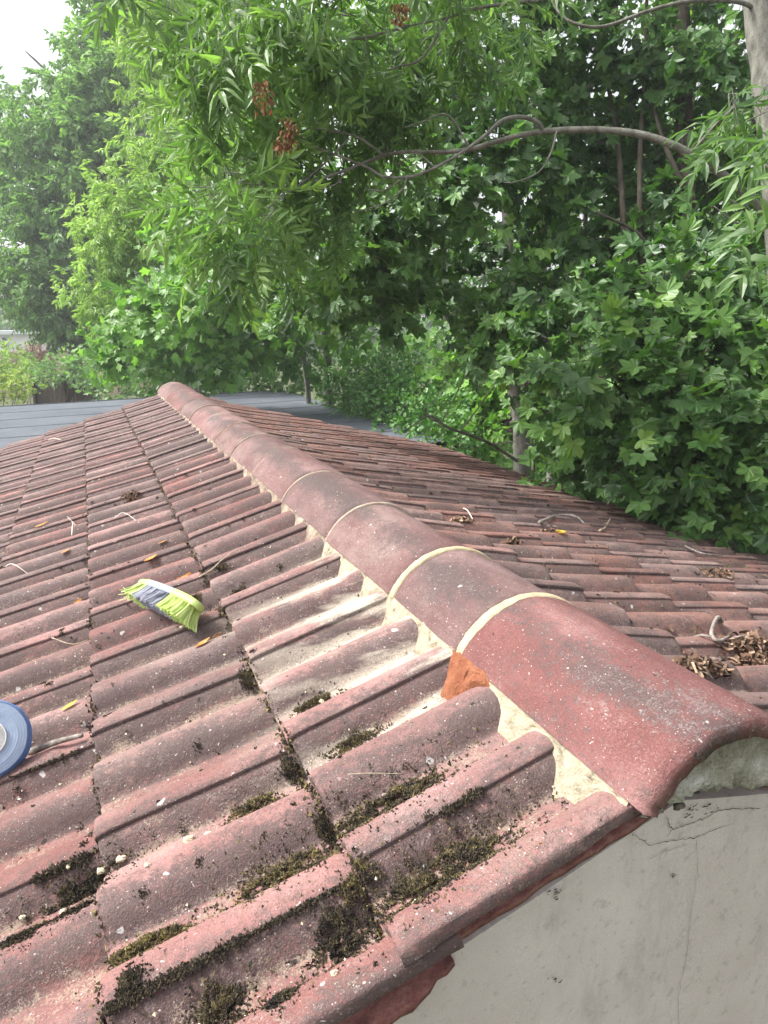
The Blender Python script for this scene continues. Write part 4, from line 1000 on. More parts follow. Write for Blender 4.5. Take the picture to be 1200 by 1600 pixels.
# ---- the near sycamores at right
T = Tree('sycamore_tree', 'broad sycamore with several slim stems close to the right eave', 'tree', ground_at(1085, 4.9), SYC, 'syc', 'bark_dark', 'sycamores beyond the eave')
T.trunk([ground_at(1085, 4.9), at(1080, 760, 4.85), at(1074, 400, 4.9), at(1066, 60, 5.1), at(1060, -160, 5.3)], .085, .055)
for pts, r in (([at(1085, 830, 4.85), at(990, 560, 5.0), at(972, 300, 5.1), at(962, 200, 5.1), at(935, 60, 5.2)], .030),
               ([at(1085, 800, 4.85), at(1010, 470, 5.0), at(1000, 260, 5.0), at(1008, 120, 5.1), at(1012, -60, 5.2)], .028),
               ([at(1088, 860, 4.9), at(1140, 560, 4.9), at(1165, 300, 5.0), at(1190, 80, 5.2)], .03),
               ([at(1078, 520, 4.88), at(1010, 380, 4.7), at(930, 330, 4.5)], .02), ([at(1078, 600, 4.88), at(1150, 560, 4.5), at(1190, 540, 4.1)], .02),
               ([at(1078, 700, 4.86), at(1000, 640, 4.4), at(960, 600, 4.1)], .02), ([at(1072, 300, 4.9), at(1035, 215, 4.9), at(1010, 120, 5.0)], .022)): T.limb(pts, r, r * .4, sides=7)
for px, py, dp, rad, n, tint in [(985, 500, 4.15, .36, 34, .50), (1060, 470, 4.3, .38, 34, .42), (1130, 560, 4.1, .40, 40, .46), (930, 590, 4.05, .34, 30, .50), (1030, 600, 3.9, .34, 34, .50),
    (1085, 690, 3.95, .36, 36, .44), (990, 700, 4.1, .30, 24, .44), (1160, 690, 3.8, .38, 40, .44), (1150, 790, 3.9, .34, 34, .36), (1060, 770, 4.4, .28, 18, .40), (930, 680, 4.4, .26, 18, .42), (1185, 450, 4.3, .36, 30, .40),
    (1120, 400, 4.9, .34, 22, .34), (1010, 400, 5.2, .30, 14, .30), (1190, 600, 4.4, .34, 26, .36), (1250, 680, 4.0, .40, 30, .4), (1240, 520, 4.2, .40, 30, .4),
    (1000, 20, 5.0, .46, 34, .40), (1110, 90, 4.9, .44, 32, .34), (1040, 110, 5.1, .28, 12, .36), (1130, 230, 5.1, .36, 22, .30), (1190, 330, 4.9, .32, 18, .34), (1060, 230, 5.4, .22, 8, .34), (1180, 0, 5.2, .5, 30, .4), (1080, -120, 5.2, .6, 40, .5), (900, 380, 5.2, .22, 8, .30), (960, 330, 5.4, .2, 7, .34), (1090, 320, 5.0, .26, 13, .3), (880, 640, 4.7, .22, 12, .4), (940, 90, 5.6, .34, 22, .38), (1090, 180, 5.6, .34, 22, .34), (900, 260, 5.7, .3, 18, .32), (1040, 290, 5.8, .34, 18, .32), (970, 250, 5.9, .26, 10, .3), (1150, 290, 5.6, .36, 24, .32), (1010, 350, 5.7, .36, 20, .3), (1100, 420, 5.4, .36, 22, .3), (950, 200, 5.9, .26, 14, .36), (1010, 190, 6.1, .24, 11, .36), (880, 330, 6.0, .3, 16, .3), (950, 420, 5.8, .36, 22, .28), (840, 150, 6.1, .32, 18, .36)]:
    c = at(px, py, dp); T.clump(c, rad, int(n * 1.3), 6, .080, tint, out=TOCAM(c))
T.done()

T = Tree('sycamore_tree', 'forked sycamore with a pale double trunk beyond the middle of the eave', 'tree', ground_at(815, 6.4), SYC, 'syc', 'bark_grey', 'sycamores beyond the eave')
T.trunk([ground_at(818, 6.4), at(816, 720, 6.3), at(805, 620, 6.25), at(790, 570, 6.2), at(735, 540, 6.1), at(690, 480, 6.0)], .105, .03)
T.trunk([ground_at(870, 6.6), at(868, 700, 6.5), at(858, 600, 6.4), at(838, 540, 6.3), at(800, 440, 6.3), at(790, 300, 6.4), at(780, 100, 6.6)], .10, .035)
for pts, r in (([at(808, 720, 6.2), at(760, 690, 5.7), at(700, 668, 5.3), at(672, 650, 5.2), at(645, 664, 5.1)], .015), ([at(690, 660, 5.25), at(672, 654, 5.2), at(668, 640, 5.2)], .010),
               ([at(838, 545, 6.3), at(900, 470, 6.2), at(915, 330, 6.2), at(905, 200, 6.3)], .035), ([at(800, 450, 6.3), at(850, 390, 6.0), at(880, 370, 5.7)], .025),
               ([at(800, 440, 6.3), at(700, 420, 6.0), at(600, 420, 5.6), at(560, 430, 5.4)], .025), ([at(790, 320, 6.4), at(700, 300, 6.0), at(640, 250, 5.6)], .025),
               ([at(780, 120, 6.6), at(850, 60, 6.3), at(900, 0, 6.1)], .025), ([at(735, 540, 6.1), at(700, 400, 6.2), at(690, 260, 6.3)], .022)): T.limb(pts, r, r * .45, sides=6)
for px, py, dp, rad, n, tint in [(760, 150, 5.0, .46, 36, .42), (860, 60, 5.2, .5, 40, .42), (690, 110, 5.0, .42, 26, .44), (880, 190, 5.4, .38, 22, .36), (760, 260, 5.0, .42, 34, .40), (680, 290, 4.8, .38, 30, .42), (840, 290, 5.2, .36, 24, .36),
    (620, 340, 4.9, .36, 28, .42), (560, 370, 4.9, .36, 30, .46), (520, 420, 5.0, .36, 32, .50), (590, 430, 5.1, .34, 24, .38), (700, 380, 5.6, .38, 18, .22), (800, 380, 5.8, .36, 14, .20), (640, 430, 5.8, .36, 16, .20), (740, 450, 6.0, .34, 12, .2),
    (815, 510, 4.8, .26, 22, .46), (770, 530, 4.9, .22, 16, .44), (860, 470, 4.9, .28, 20, .44), (740, 480, 5.2, .2, 8, .34), (870, 540, 4.9, .24, 16, .46), (820, 430, 5.2, .26, 13, .38),
    (905, 630, 5.6, .28, 16, .32), (650, 40, 5.2, .5, 34, .46), (770, 20, 5.4, .5, 34, .42), (720, -100, 5.4, .7, 50, .5), (900, -100, 5.4, .7, 50, .5), (905, 250, 5.9, .3, 8, .3), (900, 750, 4.9, .26, 16, .36), (480, 470, 5.4, .34, 24, .5), (560, 490, 5.8, .34, 18, .34)]:
    c = at(px, py, dp); T.clump(c, rad, int(n * 1.3), 6, .080, tint, out=TOCAM(c))
T.done()

T = Tree('sycamore_tree', 'lighter young sycamore bushing over the corner of the felt roof', 'tree', ground_at(520, 11), SYC_LO, 'syc_light', 'bark_grey', 'sycamores beyond the eave')
T.trunk([ground_at(515, 11), at(512, 600, 10.8), at(505, 500, 10.2), at(470, 330, 9.3), at(440, 200, 9.4)], .10, .03)
T.trunk([ground_at(548, 10.8), at(540, 590, 10.6), at(532, 480, 9.9), at(540, 330, 9.5)], .07, .03)
T.trunk([ground_at(488, 11.4), at(480, 600, 11), at(455, 500, 10), at(400, 400, 9.4)], .06, .02)
for px, py, dp, rad, n, tint in [(420, 420, 8.4, .62, 46, .52), (350, 455, 8.6, .56, 42, .56), (290, 480, 9.0, .56, 42, .56), (230, 500, 9.6, .5, 40, .56), (185, 530, 10.2, .36, 26, .5), (460, 480, 8.8, .55, 36, .38), (400, 520, 9.2, .5, 32, .34), (320, 530, 9.6, .5, 36, .36), (250, 545, 10, .42, 30, .36), (440, 540, 9.6, .42, 24, .26), (160, 545, 10.4, .28, 18, .5), (205, 565, 10.6, .26, 18, .4), (290, 565, 10.4, .26, 18, .3), (350, 568, 10.2, .26, 16, .28),
    (380, 350, 8.8, .6, 40, .55), (460, 350, 8.8, .6, 40, .46), (310, 410, 9.2, .55, 34, .56), (540, 500, 9.4, .5, 24, .32), (290, 350, 9.6, .5, 30, .5)]:
    c = at(px, py, dp); T.clump(c, rad, int(n * 1.25), 8, .088, tint, out=TOCAM(c), tl=.4, twr=.003)
T.done()

# ---- the near ash reaching over the roof from the right
T = Tree('ash_tree', 'ash tree at the right edge whose long grey branch arches over the roof', 'tree', ground_at(1235, 3.1), ASH, 'ash', 'bark_grey', 'ash trees')
T.trunk([ground_at(1250, 3.1), at(1245, 900, 3.05), at(1232, 560, 3.0), at(1215, 300, 3.0), at(1200, 140, 3.0), at(1185, 30, 3.0), at(1168, -60, 3.0), at(1120, -260, 3.1)], .075, .050, n=8, sides=12)
mainb = [at(1222, 380, 2.98), at(1195, 335, 2.9), at(1165, 303, 2.85), at(1128, 272, 2.82), at(1085, 244, 2.8), at(1040, 222, 2.8), at(995, 209, 2.82), at(940, 203, 2.85), at(880, 203, 2.9), at(830, 208, 2.95), at(780, 220, 3.0), at(735, 233, 3.05), at(690, 238, 3.1), at(640, 237, 3.12), at(600, 243, 3.15), at(550, 262, 3.1), at(490, 284, 3.0)]
T.limb(mainb, .019, .006, n=8, sides=10, wob=.1)
for pts, r in [([at(848, 203, 2.93), at(838, 190, 2.9), at(815, 183, 2.88), at(785, 188, 2.88), at(760, 210, 2.88), at(725, 236, 2.88), at(680, 262, 2.9), at(640, 276, 2.92), at(600, 276, 2.95), at(575, 262, 2.97), at(520, 240, 3.0), at(470, 222, 3.0)], .010),
    ([at(1176, 305, 2.86), at(1160, 322, 2.83), at(1138, 313, 2.8)], .0135),
    ([at(1186, 20, 3.0), at(1165, 6, 2.95), at(1130, 1, 2.9), at(1070, 3, 2.85), at(1010, 18, 2.85), at(960, 37, 2.88), at(925, 42, 2.9), at(890, 33, 2.92), at(868, 12, 2.95), at(855, -20, 3.0)], .0105),
    ([at(1213, 330, 2.96), at(1185, 345, 2.9), at(1150, 348, 2.84), at(1115, 322, 2.8)], .006),
    ([at(680, 262, 2.9), at(650, 240, 2.9), at(620, 258, 2.9)], .004), ([at(636, 276, 2.92), at(628, 297, 2.9), at(600, 318, 2.9), at(560, 330, 2.9)], .005), ([at(628, 280, 2.92), at(600, 297, 2.94), at(570, 295, 2.95)], .004),
    ([at(600, 243, 3.12), at(560, 215, 3.05), at(520, 205, 3.0), at(480, 200, 2.95)], .006), ([at(545, 262, 3.1), at(520, 290, 3.05), at(490, 276, 3.0)], .005), ([at(545, 216, 3.02), at(500, 262, 3.0), at(440, 310, 2.9), at(420, 325, 2.88)], .005),
    ([at(735, 233, 3.05), at(700, 180, 3.0), at(660, 190, 2.95), at(630, 200, 2.9)], .005), ([at(870, 205, 2.9), at(860, 240, 2.85), at(840, 270, 2.82), at(800, 285, 2.8), at(778, 282, 2.8)], .004),
    ([at(855, 0, 2.95), at(760, 10, 2.9), at(690, 30, 2.85), at(640, 40, 2.8)], .008), ([at(700, 28, 2.85), at(660, 90, 2.85), at(620, 105, 2.85), at(560, 122, 2.85), at(520, 125, 2.85)], .006), ([at(560, 122, 2.85), at(535, 108, 2.85), at(515, 80, 2.85)], .0045),
    ([at(640, 40, 2.8), at(560, 60, 2.75), at(480, 60, 2.7), at(400, 90, 2.7)], .006), ([at(480, 222, 3.0), at(430, 195, 2.95), at(385, 175, 2.9), at(372, 130, 2.9)], .006), ([at(430, 195, 2.95), at(440, 160, 2.92), at(425, 140, 2.9)], .004), ([at(420, 325, 2.9), at(445, 296, 2.9), at(415, 290, 2.88), at(360, 285, 2.85)], .004)]:
    T.limb(pts, r, r * .45, n=6, sides=7, wob=.25)
def ash_clump(px, py, dp, rad, n, size, tint, per=4, **kw):
    c = at(px, py, dp); T.clump(c, rad, n, per, size * .84, tint, out=TOCAM(c) * .6, tl=kw.pop('tl', .12), droop=kw.pop('droop', .55), upn=.6, flat=.75, twr=.0022, **kw)
for a in [(370, 120, 2.9, .22, 15, .20, .62), (430, 60, 2.85, .25, 16, .20, .62), (350, 60, 3.0, .22, 12, .20, .62), (330, 150, 3.0, .18, 9, .19, .66), (500, 40, 2.8, .22, 13, .2, .56), (570, 30, 2.8, .22, 12, .2, .52), (520, 130, 3.35, .2, 13, .2, .56), (590, 110, 3.35, .2, 12, .2, .50), (440, 150, 3.35, .18, 9, .2, .5), (640, 120, 3.35, .18, 11, .2, .46), (660, 60, 3.35, .18, 10, .2, .46), (620, 180, 3.35, .18, 11, .2, .44), (560, 180, 3.35, .18, 9, .2, .46),
          (390, 250, 3.35, .18, 9, .2, .60), (430, 310, 3.35, .2, 13, .2, .46), (380, 340, 2.85, .2, 12, .2, .44), (350, 300, 2.9, .16, 8, .19, .6), (480, 290, 3.35, .16, 9, .19, .44), (410, 380, 2.85, .14, 8, .19, .44), (540, 330, 3.35, .16, 8, .18, .34), (490, 200, 3.35, .16, 7, .19, .5), (700, 100, 3.35, .18, 9, .19, .4), (720, 30, 3.35, .2, 10, .19, .4), (300, 80, 3.1, .16, 7, .18, .66), (600, 240, 3.35, .12, 5, .18, .4),
          (1175, 150, 2.75, .10, 4, .22, .34), (1150, 165, 2.5, .05, 3, .18, .30), (420, -60, 2.9, .3, 18, .2, .6), (600, -60, 2.9, .3, 18, .2, .6), (760, -40, 2.9, .3, 14, .2, .5), (190, -14, 2.8, .06, 3, .2, .4)]: ash_clump(*a)
for px, py, dp, n, tint in ((1255, 215, 1.75, 2, .30), (1265, 300, 1.7, 2, .30), (1255, 232, 1.65, 1, .80), (1262, 360, 1.75, 2, .26), (1165, 190, 2.3, 2, .26), (1270, 160, 1.8, 2, .3)):
    c = at(px, py, dp); p = np.array([c] * n) + rg.normal(size=(n, 3)) * .02; side = -CR * 1.0 - CU * .25
    T.L.append((p, unit(side[None] + rg.normal(size=(n, 3)) * .30), unit(UP[None] * .8 - CF[None] * .5 + rg.normal(size=(n, 3)) * .25), np.full(n, .185) * rg.uniform(.85, 1.1, n), np.clip(tint + rg.normal(0, .06, n), 0, 1)))
    T.tw.tube(spline([c - side * .20 + UP * .02, c - side * .1 + UP * .02, c], 3), [.004, .003, .002] + [.002] * 4, 5)
ashroot = T.done()
mb = MB(); e = Vector(at(1138, 313, 2.8)); dd_ = (e - Vector(at(1160, 322, 2.83))).normalized(); mb.tube([e - dd_ * .001, e + dd_ * .0015], .0085, 12); mb.build('sawn_end', M['twig'], ashroot)
for px, py, dp, n, ln in ((413, 150, 2.5, 90, 50), (450, 205, 2.5, 110, 46), (625, 20, 2.5, 70, 34), (440, 226, 2.5, 40, 18)):
    mb = MB(); q = random.Random(px)
    for k in range(n):
        c = Vector(at(px + max(-12, min(12, q.gauss(0, 7))) + (ln * .12) * q.uniform(-1, 1), py + q.uniform(-.5, .5) * ln, dp + q.gauss(0, .02))); L = q.uniform(.012, .026); dv = Vector((q.gauss(0, .5), q.gauss(0, .5), -1)).normalized(); sv = dv.cross(Vector((q.gauss(0, 1), q.gauss(0, 1), q.gauss(0, 1)))).normalized() * q.uniform(.003, .006); cu = dv.cross(sv).normalized() * L * q.uniform(.1, .4)
        mb.add([c - sv * .3, c + sv * .3, c + dv * L * .5 + sv + cu, c + dv * L * .5 - sv + cu, c + dv * L + sv * .6, c + dv * L - sv * .6], [(0, 1, 2, 3), (3, 2, 4, 5)], q.random())
    mb.build('dead_seed_bunch', M['seeds'], ashroot, tint=True)

# ---- mid-distance and far trees
T = Tree('ash_tree', 'yellow-green ash of middle height between the tall pale tree and the arching branch', 'tree', ground_at(300, 13), ASH_LO, 'ash_mid', 'bark_grey', 'ash trees')
T.trunk([ground_at(310, 13), at(305, 600, 13), at(290, 350, 13), at(275, 100, 13.2), at(270, -60, 13.4)], .14, .05)
for pts in ([at(300, 500, 13), at(240, 380, 12.6), at(180, 330, 12.4)], [at(290, 380, 13), at(340, 250, 12.6), at(380, 180, 12.4)], [at(280, 200, 13.1), at(240, 120, 12.8), at(220, 80, 12.7)]): T.limb(pts, .05, .015)
for px, py, dp, rad, n, tint in [(300, 60, 12.8, .9, 60, .52), (240, 110, 13, .7, 40, .5), (340, 150, 12.4, .8, 54, .56), (270, 220, 12.4, .8, 54, .56), (220, 290, 12.2, .7, 46, .6), (320, 270, 12.0, .8, 54, .52), (190, 340, 12.2, .55, 34, .66), (260, 350, 12.2, .7, 44, .46), (330, 360, 12.2, .7, 44, .46), (165, 390, 12.3, .40, 22, .66), (210, 420, 12.6, .6, 34, .5), (270, 440, 12.6, .7, 36, .4), (180, 470, 12.6, .5, 28, .52), (230, 490, 12.8, .6, 30, .4), (380, 60, 12.8, .8, 46, .5), (400, 240, 12.4, .8, 46, .46), (250, 0, 13, .8, 46, .5), (340, -40, 13, 1., 50, .5), (440, 140, 12.8, .9, 44, .44), (140, 455, 12.6, .3, 14, .7), (150, 330, 12.4, .25, 10, .7)]:
    c = at(px, py, dp); T.clump(c, rad, int(n * 1.15), 6, .21, tint, out=TOCAM(c), tl=.35, twr=.004, droop=.3)
T.done()
T = Tree('tall_ash_tree', 'tallest pale grey-green tree at far left against the sky', 'tree', ground_at(110, 22), ASH_FAR, 'ash_far', 'bark_dark', 'ash trees')
T.trunk([ground_at(120, 22), at(118, 560, 22), at(125, 380, 22), at(140, 200, 22.2), at(150, 40, 22.5), at(150, -60, 22.8)], .30, .08)
for pts, r in (([at(122, 480, 22), at(70, 400, 21.6), at(20, 330, 21.4), at(-20, 240, 21.4)], .12), ([at(125, 400, 22), at(190, 230, 21.6), at(205, 200, 21.6)], .10), ([at(130, 300, 22), at(180, 180, 21.8), at(140, 185, 21.7)], .08), ([at(122, 500, 22), at(60, 470, 21.5), at(10, 450, 21.3)], .08), ([at(140, 200, 22.1), at(80, 120, 21.8), at(40, 80, 21.8)], .08)): T.limb(pts, r, r * .3)
for px, py, dp, rad, n, tint in [(190, 20, 22, 1.4, 74, .50), (220, 70, 21.8, 1.4, 74, .52), (165, 90, 21.6, 1.1, 54, .5), (105, 140, 21.6, .8, 30, .46), (180, 150, 21.4, 1.5, 86, .52), (120, 200, 21.2, 1.3, 70, .5), (70, 230, 21.3, 1.2, 56, .46), (200, 230, 21.4, 1.3, 66, .46), (140, 280, 21.2, 1.3, 60, .4), (60, 310, 21.2, 1.1, 38, .42), (5, 165, 21.8, .7, 22, .44), (10, 210, 21.6, .7, 20, .42), (-10, 290, 21.4, .8, 16, .42), (110, 350, 21.3, 1.3, 52, .34), (30, 380, 21.2, 1.0, 30, .42), (80, 420, 21.2, 1.2, 44, .36), (10, 450, 21.1, .9, 24, .38), (150, 420, 21.6, 1.1, 40, .28), (70, 480, 21.2, .8, 36, .36), (115, 490, 21.4, .8, 30, .34), (190, 330, 21.6, 1.1, 40, .34), (250, -20, 22, 1.8, 80, .5), (-70, 240, 21.8, 1.0, 30, .4), (-70, 420, 21.4, 1.0, 24, .4), (190, -60, 22.4, 1.3, 50, .5), (160, 500, 21.8, .7, 22, .3)]:
    c = at(px, py, dp); T.clump(c, rad, int(n * 1.15), 9, .29, tint, out=TOCAM(c), tl=.55, twr=.008, droop=.3, stretch=(1, 1, .75))
T.done()
# row of bright trees behind the sycamores
bgs = [('bright green tree filling the gap left of the double trunk, behind the sycamores', 600, 12.5, [(560, 250, 1.2), (600, 120, 1.2), (640, 400, 1.1), (560, 420, 1.0), (680, 300, 1.1), (620, 540, 1.0), (700, 470, 1.0), (680, 600, .9), (540, 30, 1.2), (660, 20, 1.2)]),
       ('bright green tree behind the sycamores, right of the double trunk', 850, 13.5, [(780, 330, 1.2), (860, 420, 1.2), (820, 560, 1.1), (900, 560, 1.1), (760, 440, 1.1), (900, 310, 1.0), (840, 90, 1.2), (780, 60, 1.2), (760, 600, 1.0), (830, 680, 1.0), (930, 660, 1.0)]),
       ('bright green tree behind the sycamores at the right edge', 1110, 12.0, [(1040, 400, 1.1), (1120, 330, 1.1), (1180, 430, 1.1), (1080, 520, 1.1), (1170, 560, 1.0), (1010, 600, 1.0), (1100, 650, 1.0), (1190, 680, 1.0), (1150, 60, 1.1), (1060, 40, .8), (980, 700, .9), (1080, 760, .9), (1190, 230, .9), (1240, 350, 1.2), (1060, 260, .8), (1110, 150, .9), (960, 300, .9), (930, 420, .9), (880, 270, .8), (1010, 500, .9), (1000, 210, .7), (1130, 440, .9)])]
for lab, bx, dp, cl in bgs:
    T = Tree('background_tree', lab, 'tree', ground_at(bx, dp), SYC_LO, 'syc_light', 'bark_dark', 'trees behind the sycamores')
    T.trunk([ground_at(bx, dp), at(bx + 4, 600, dp), at(bx - 6, 300, dp), at(bx, 0, dp + .3)], .13, .05)
    for px, py, rad in cl:
        c = at(px, py, dp + rnd.uniform(-.8, .8)); T.clump(c, rad, 46, 6, .115, .52, out=TOCAM(c), tl=.45, twr=.004)
    T.done()

# ---- shrubs
def bush(name, label, cat, base, cl, tmpl, mat, size, n, tint, per=8, tl=.25, group=None, spread=.2):
    T = Tree(name, label, cat, base, tmpl, mat, 'bark_dark', group); b = np.array(base)
    for px, py, dp, rad in cl: T.limb([b + rg.normal(size=3) * .05 * np.array([1, 1, 0]), (b + at(px, py, dp)) / 2 + rg.normal(size=3) * .1, at(px, py, dp)], .02, .006, sides=5, n=4)
    for px, py, dp, rad in cl:
        c = at(px, py, dp); T.clump(c, rad, int(n * rad ** 2 * 4), per, size, tint + rnd.uniform(-.06, .06), out=TOCAM(c), tl=tl, branch=False, twr=.002, droop=.0, spread=spread)
    return T.done('foliage')
bush('shrub', 'small-leaved bright green shrub beside the corner of the felt roof', 'shrub', ground_at(600, 9.6), [(530, 610, 10.6, .42), (560, 590, 10.4, .42), (590, 615, 9.8, .44), (555, 640, 10.0, .36), (600, 585, 9.6, .40), (630, 640, 8.8, .42), (600, 650, 9.2, .36), (650, 610, 8.8, .38), (660, 660, 8.2, .38), (690, 650, 8.0, .34), (640, 570, 9.4, .32), (540, 575, 10.6, .3), (700, 690, 7.6, .36), (650, 700, 8.2, .4), (575, 680, 9.6, .4), (620, 610, 9.2, .4)], OVAL, 'shrub', .056, 130, .55, per=9, tl=.22)
bush('young_maple', 'sunlit lime green young maple in the gap left of the double trunk', 'tree', ground_at(755, 8.6), [(750, 590, 8.4, .34), (780, 620, 8.2, .30), (740, 640, 8.2, .30), (770, 570, 8.6, .26), (720, 610, 8.4, .26), (760, 670, 8.0, .32), (700, 570, 8.8, .28), (720, 700, 7.8, .3)], SYC_LO, 'syc_light', .085, 75, .80, per=6)
bush('purple_shrub', 'dark purple-leaved shrub glimpsed between the two trunks', 'shrub', ground_at(835, 8.2), [(828, 580, 8, .30), (840, 620, 8, .30), (860, 560, 8.2, .24), (950, 570, 8.2, .26), (820, 650, 8, .3)], OVAL, 'purple', .07, 80, .5, per=6)
bush('shrub', 'dark evergreen shrub low behind the far felt roof edge', 'shrub', ground_at(330, 14.2), [(270, 600, 14, .6), (330, 600, 14, .6), (390, 600, 14, .6), (440, 595, 13.6, .5), (220, 605, 14.4, .45), (180, 600, 14.6, .45), (480, 590, 13, .5), (300, 560, 14.4, .5), (360, 565, 14.2, .5)], OVAL_LO, 'syc', .10, 60, .45, per=8, tl=.3)
bush('shrub', 'grey-green bush in front of the trellis at far left', 'bush', ground_at(105, 20), [(92, 580, 18.3, .34), (128, 578, 18.2, .45), (148, 595, 18, .4), (76, 584, 18.4, .32), (112, 568, 18.4, .42), (64, 578, 18.6, .32), (140, 570, 18.4, .4), (85, 596, 18, .14)], OVAL_LO, 'ash_far', .11, 46, .45, per=8, tl=.3)
bush('shrub', 'yellowish green bush at the left edge above the golden one', 'bush', ground_at(20, 20), [(10, 575, 20, .6), (40, 585, 19.6, .45), (-30, 580, 20, .6), (25, 562, 20.4, .4), (55, 598, 19.4, .3)], OVAL_LO, 'ash_mid', .11, 50, .55, per=8, tl=.3)
bush('golden_bush', 'golden yellow bush at the left edge behind the felt roof', 'bush', ground_at(10, 17.5), [(10, 604, 17.5, .4), (35, 607, 17.5, .3), (-20, 600, 17.5, .45), (-5, 590, 17.6, .3)], OVAL_LO, 'bush_yellow', .09, 70, .5, per=8, tl=.25)
bush('dusky_shrub', 'dusky pink shrub in front of the tan wall at far left', 'shrub', ground_at(65, 24), [(60, 562, 24, .5), (80, 566, 24, .4), (45, 560, 24.4, .35), (135, 560, 24.4, .3)], OVAL_LO, 'bush_pink', .12, 46, .5, per=8, tl=.3)
bush('shrub', 'low dark bush seen through the stems at the lower right', 'shrub', ground_at(1110, 7.5), [(1040, 790, 7.4, .5), (1100, 820, 7.2, .5), (1170, 840, 7.2, .5), (960, 760, 7.4, .5), (1230, 830, 7, .5), (880, 730, 7.6, .45)], SYC_LO, 'syc', .09, 40, .4, per=7, tl=.3)

# ---- the garden edge at far left
t = thing('trellis_fence', 'dark timber fence with a square trellis top behind the felt roof', 'fence', at(100, 600, 19) * np.array([1, 1, 0]) + np.array([0, 0, GZ]))
A_, B_ = at(52, 590, 19.2), at(150, 590, 18.6); L = B_ - A_; L[2] = 0; Ln = np.linalg.norm(L); lx = L / Ln; ly = np.array([-lx[1], lx[0], 0]); z0 = at(100, 609, 19)[2]; z1 = at(100, 600, 19)[2]; z2 = at(100, 589, 19)[2]
def bar(mb, p, q, w_, th):
    p, q = np.array(p), np.array(q); d = unit(q - p); a = unit(np.cross(d, ly)) * w_; b = ly * th
    mb.add([p - a - b, p + a - b, p + a + b, p - a + b, q - a - b, q + a - b, q + a + b, q - a + b], [(0, 3, 2, 1), (4, 5, 6, 7), (0, 1, 5, 4), (1, 2, 6, 5), (2, 3, 7, 6), (3, 0, 4, 7)])
mb = MB(); nb_ = 16
for k in range(nb_):
    p = A_ + lx * Ln * (k + .5) / nb_; bar(mb, (p[0], p[1], GZ - .2), (p[0], p[1], z1 + .004 * (k % 3)), Ln / nb_ * .48, .012)
mb.build('board_panel', M['timber'], t, smooth=False)
mb = MB()
for k in range(15):
    p = A_ + lx * Ln * k / 14; bar(mb, (p[0], p[1], z1 + .02), (p[0], p[1], z2), .014, .010)
for zz in (z1 + .03, (z1 + z2) / 2, z2): bar(mb, (*(A_[:2] + ly[:2] * .022), zz), (*(B_[:2] + ly[:2] * .022), zz), .014, .010)
mb.build('trellis', M['timber'], t, smooth=False)
for k in (0, .5, 1):
    p = A_ + lx * Ln * k - ly * .06; mb = MB(); bar(mb, (p[0], p[1], GZ - .2), (p[0], p[1], z2 + .05), .04, .04); mb.build('post', M['timber'], t, smooth=False)

def house_box(root, name, px0, px1, pyt, pyb, dp, thick, mat, zb=None):
    a, b = at(px0, pyt, dp), at(px1, pyt, dp); zb_ = at((px0 + px1) / 2, pyb, dp)[2] if zb is None else zb; d = b - a; d[2] = 0; n = np.array([-d[1], d[0], 0]); n = n / np.linalg.norm(n) * thick; zt = (a[2] + b[2]) / 2
    c = [a, b, b + n, a + n]; V = [(p[0], p[1], zb_) for p in c] + [(p[0], p[1], zt) for p in c]
    return part(name, V, [(3, 2, 1, 0), (4, 5, 6, 7), (0, 1, 5, 4), (1, 2, 6, 5), (2, 3, 7, 6), (3, 0, 4, 7)], M[mat], root, smooth=False)
t = thing('white_bungalow', 'white boarded bungalow half hidden by the tall tree at far left', 'house', ground_at(0, 44))
house_box(t, 'wall', -160, 52, 524, 549, 44, 6, 'white_wall', GZ - .1); house_box(t, 'roof', -170, 56, 518, 523.9, 43.6, 7, 'pale_roof')
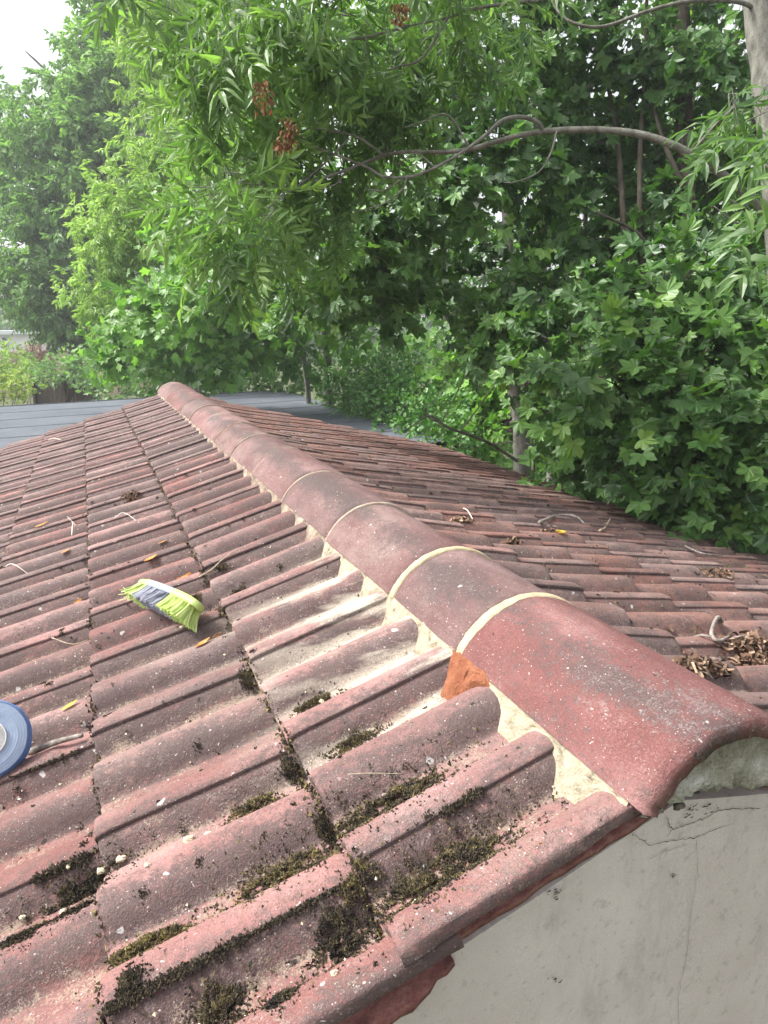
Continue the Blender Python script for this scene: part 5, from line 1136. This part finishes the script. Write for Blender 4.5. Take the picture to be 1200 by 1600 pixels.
for x0, x1 in ((3, 8), (-24, -18)): w_ = house_box(t, 'window', x0 - 1.2, x1 + 1.2, 526, 544, 43.93, .05, 'white_wall'); w_.name = 'window'; house_box(w_, 'pane', x0, x1, 527.5, 543, 43.88, .03, 'dark_glass')
t = thing('white_shed', 'pale grey-white shed beyond the tan wall, right of the tall tree', 'shed', ground_at(138, 44))
house_box(t, 'wall', 114, 185, 541, 552, 44.3, 4, 'tan', GZ - .1); house_box(t, 'roof', 108, 190, 530.5, 546, 43.7, .3, 'pale_roof')
t = thing('garden_wall', 'long tan garden wall behind the bushes at far left', 'wall', ground_at(60, 34))
house_box(t, 'masonry', -220, 260, 552, 575, 34, .25, 'tan', GZ - .1); house_box(t, 'coping', -221, 261, 549, 551.8, 33.95, .35, 'tan')
# ---- the soft air over the garden
k = bpy.data.materials.new('air'); k.use_nodes = True; k.node_tree.nodes.clear(); o_ = k.node_tree.nodes.new('ShaderNodeOutputMaterial'); v_ = k.node_tree.nodes.new('ShaderNodeVolumePrincipled')
v_.inputs['Color'].default_value = (.93, .96, 1, 1); v_.inputs['Density'].default_value = .0024; v_.inputs['Anisotropy'].default_value = .2; k.node_tree.links.new(v_.outputs[0], o_.inputs['Volume'])
mb = MB(); mb.box((-170, -70, GZ - 1.6), (170, 330, 19)); hz = mb.build('haze', k, smooth=False); hz['kind'] = 'stuff'; hz['label'] = 'thin pale air softening the trees at the far end'; hz['category'] = 'haze'

# far line of trees closing the view
T = Tree('far_trees', 'far line of trees closing the garden view', 'trees', ground_at(500, 60), ASH_FAR, 'ash_far', 'bark_dark')
for k in range(46):
    px = -260 + k * 42; c = at(px, 500 + rnd.uniform(-14, 8), 62 + rnd.uniform(-4, 4)); T.clump(c, rnd.uniform(1.8, 2.8), 26, 6, .9, .42, tl=1.2, twr=0, branch=False, stretch=(1.2, 1.2, 1))
    c = at(px + 20, 540, 62); T.clump(c, 2.4, 22, 6, .9, .36, tl=1.2, twr=0, branch=False, stretch=(1.2, 1.2, 1))
T.done('foliage')['kind'] = 'stuff'
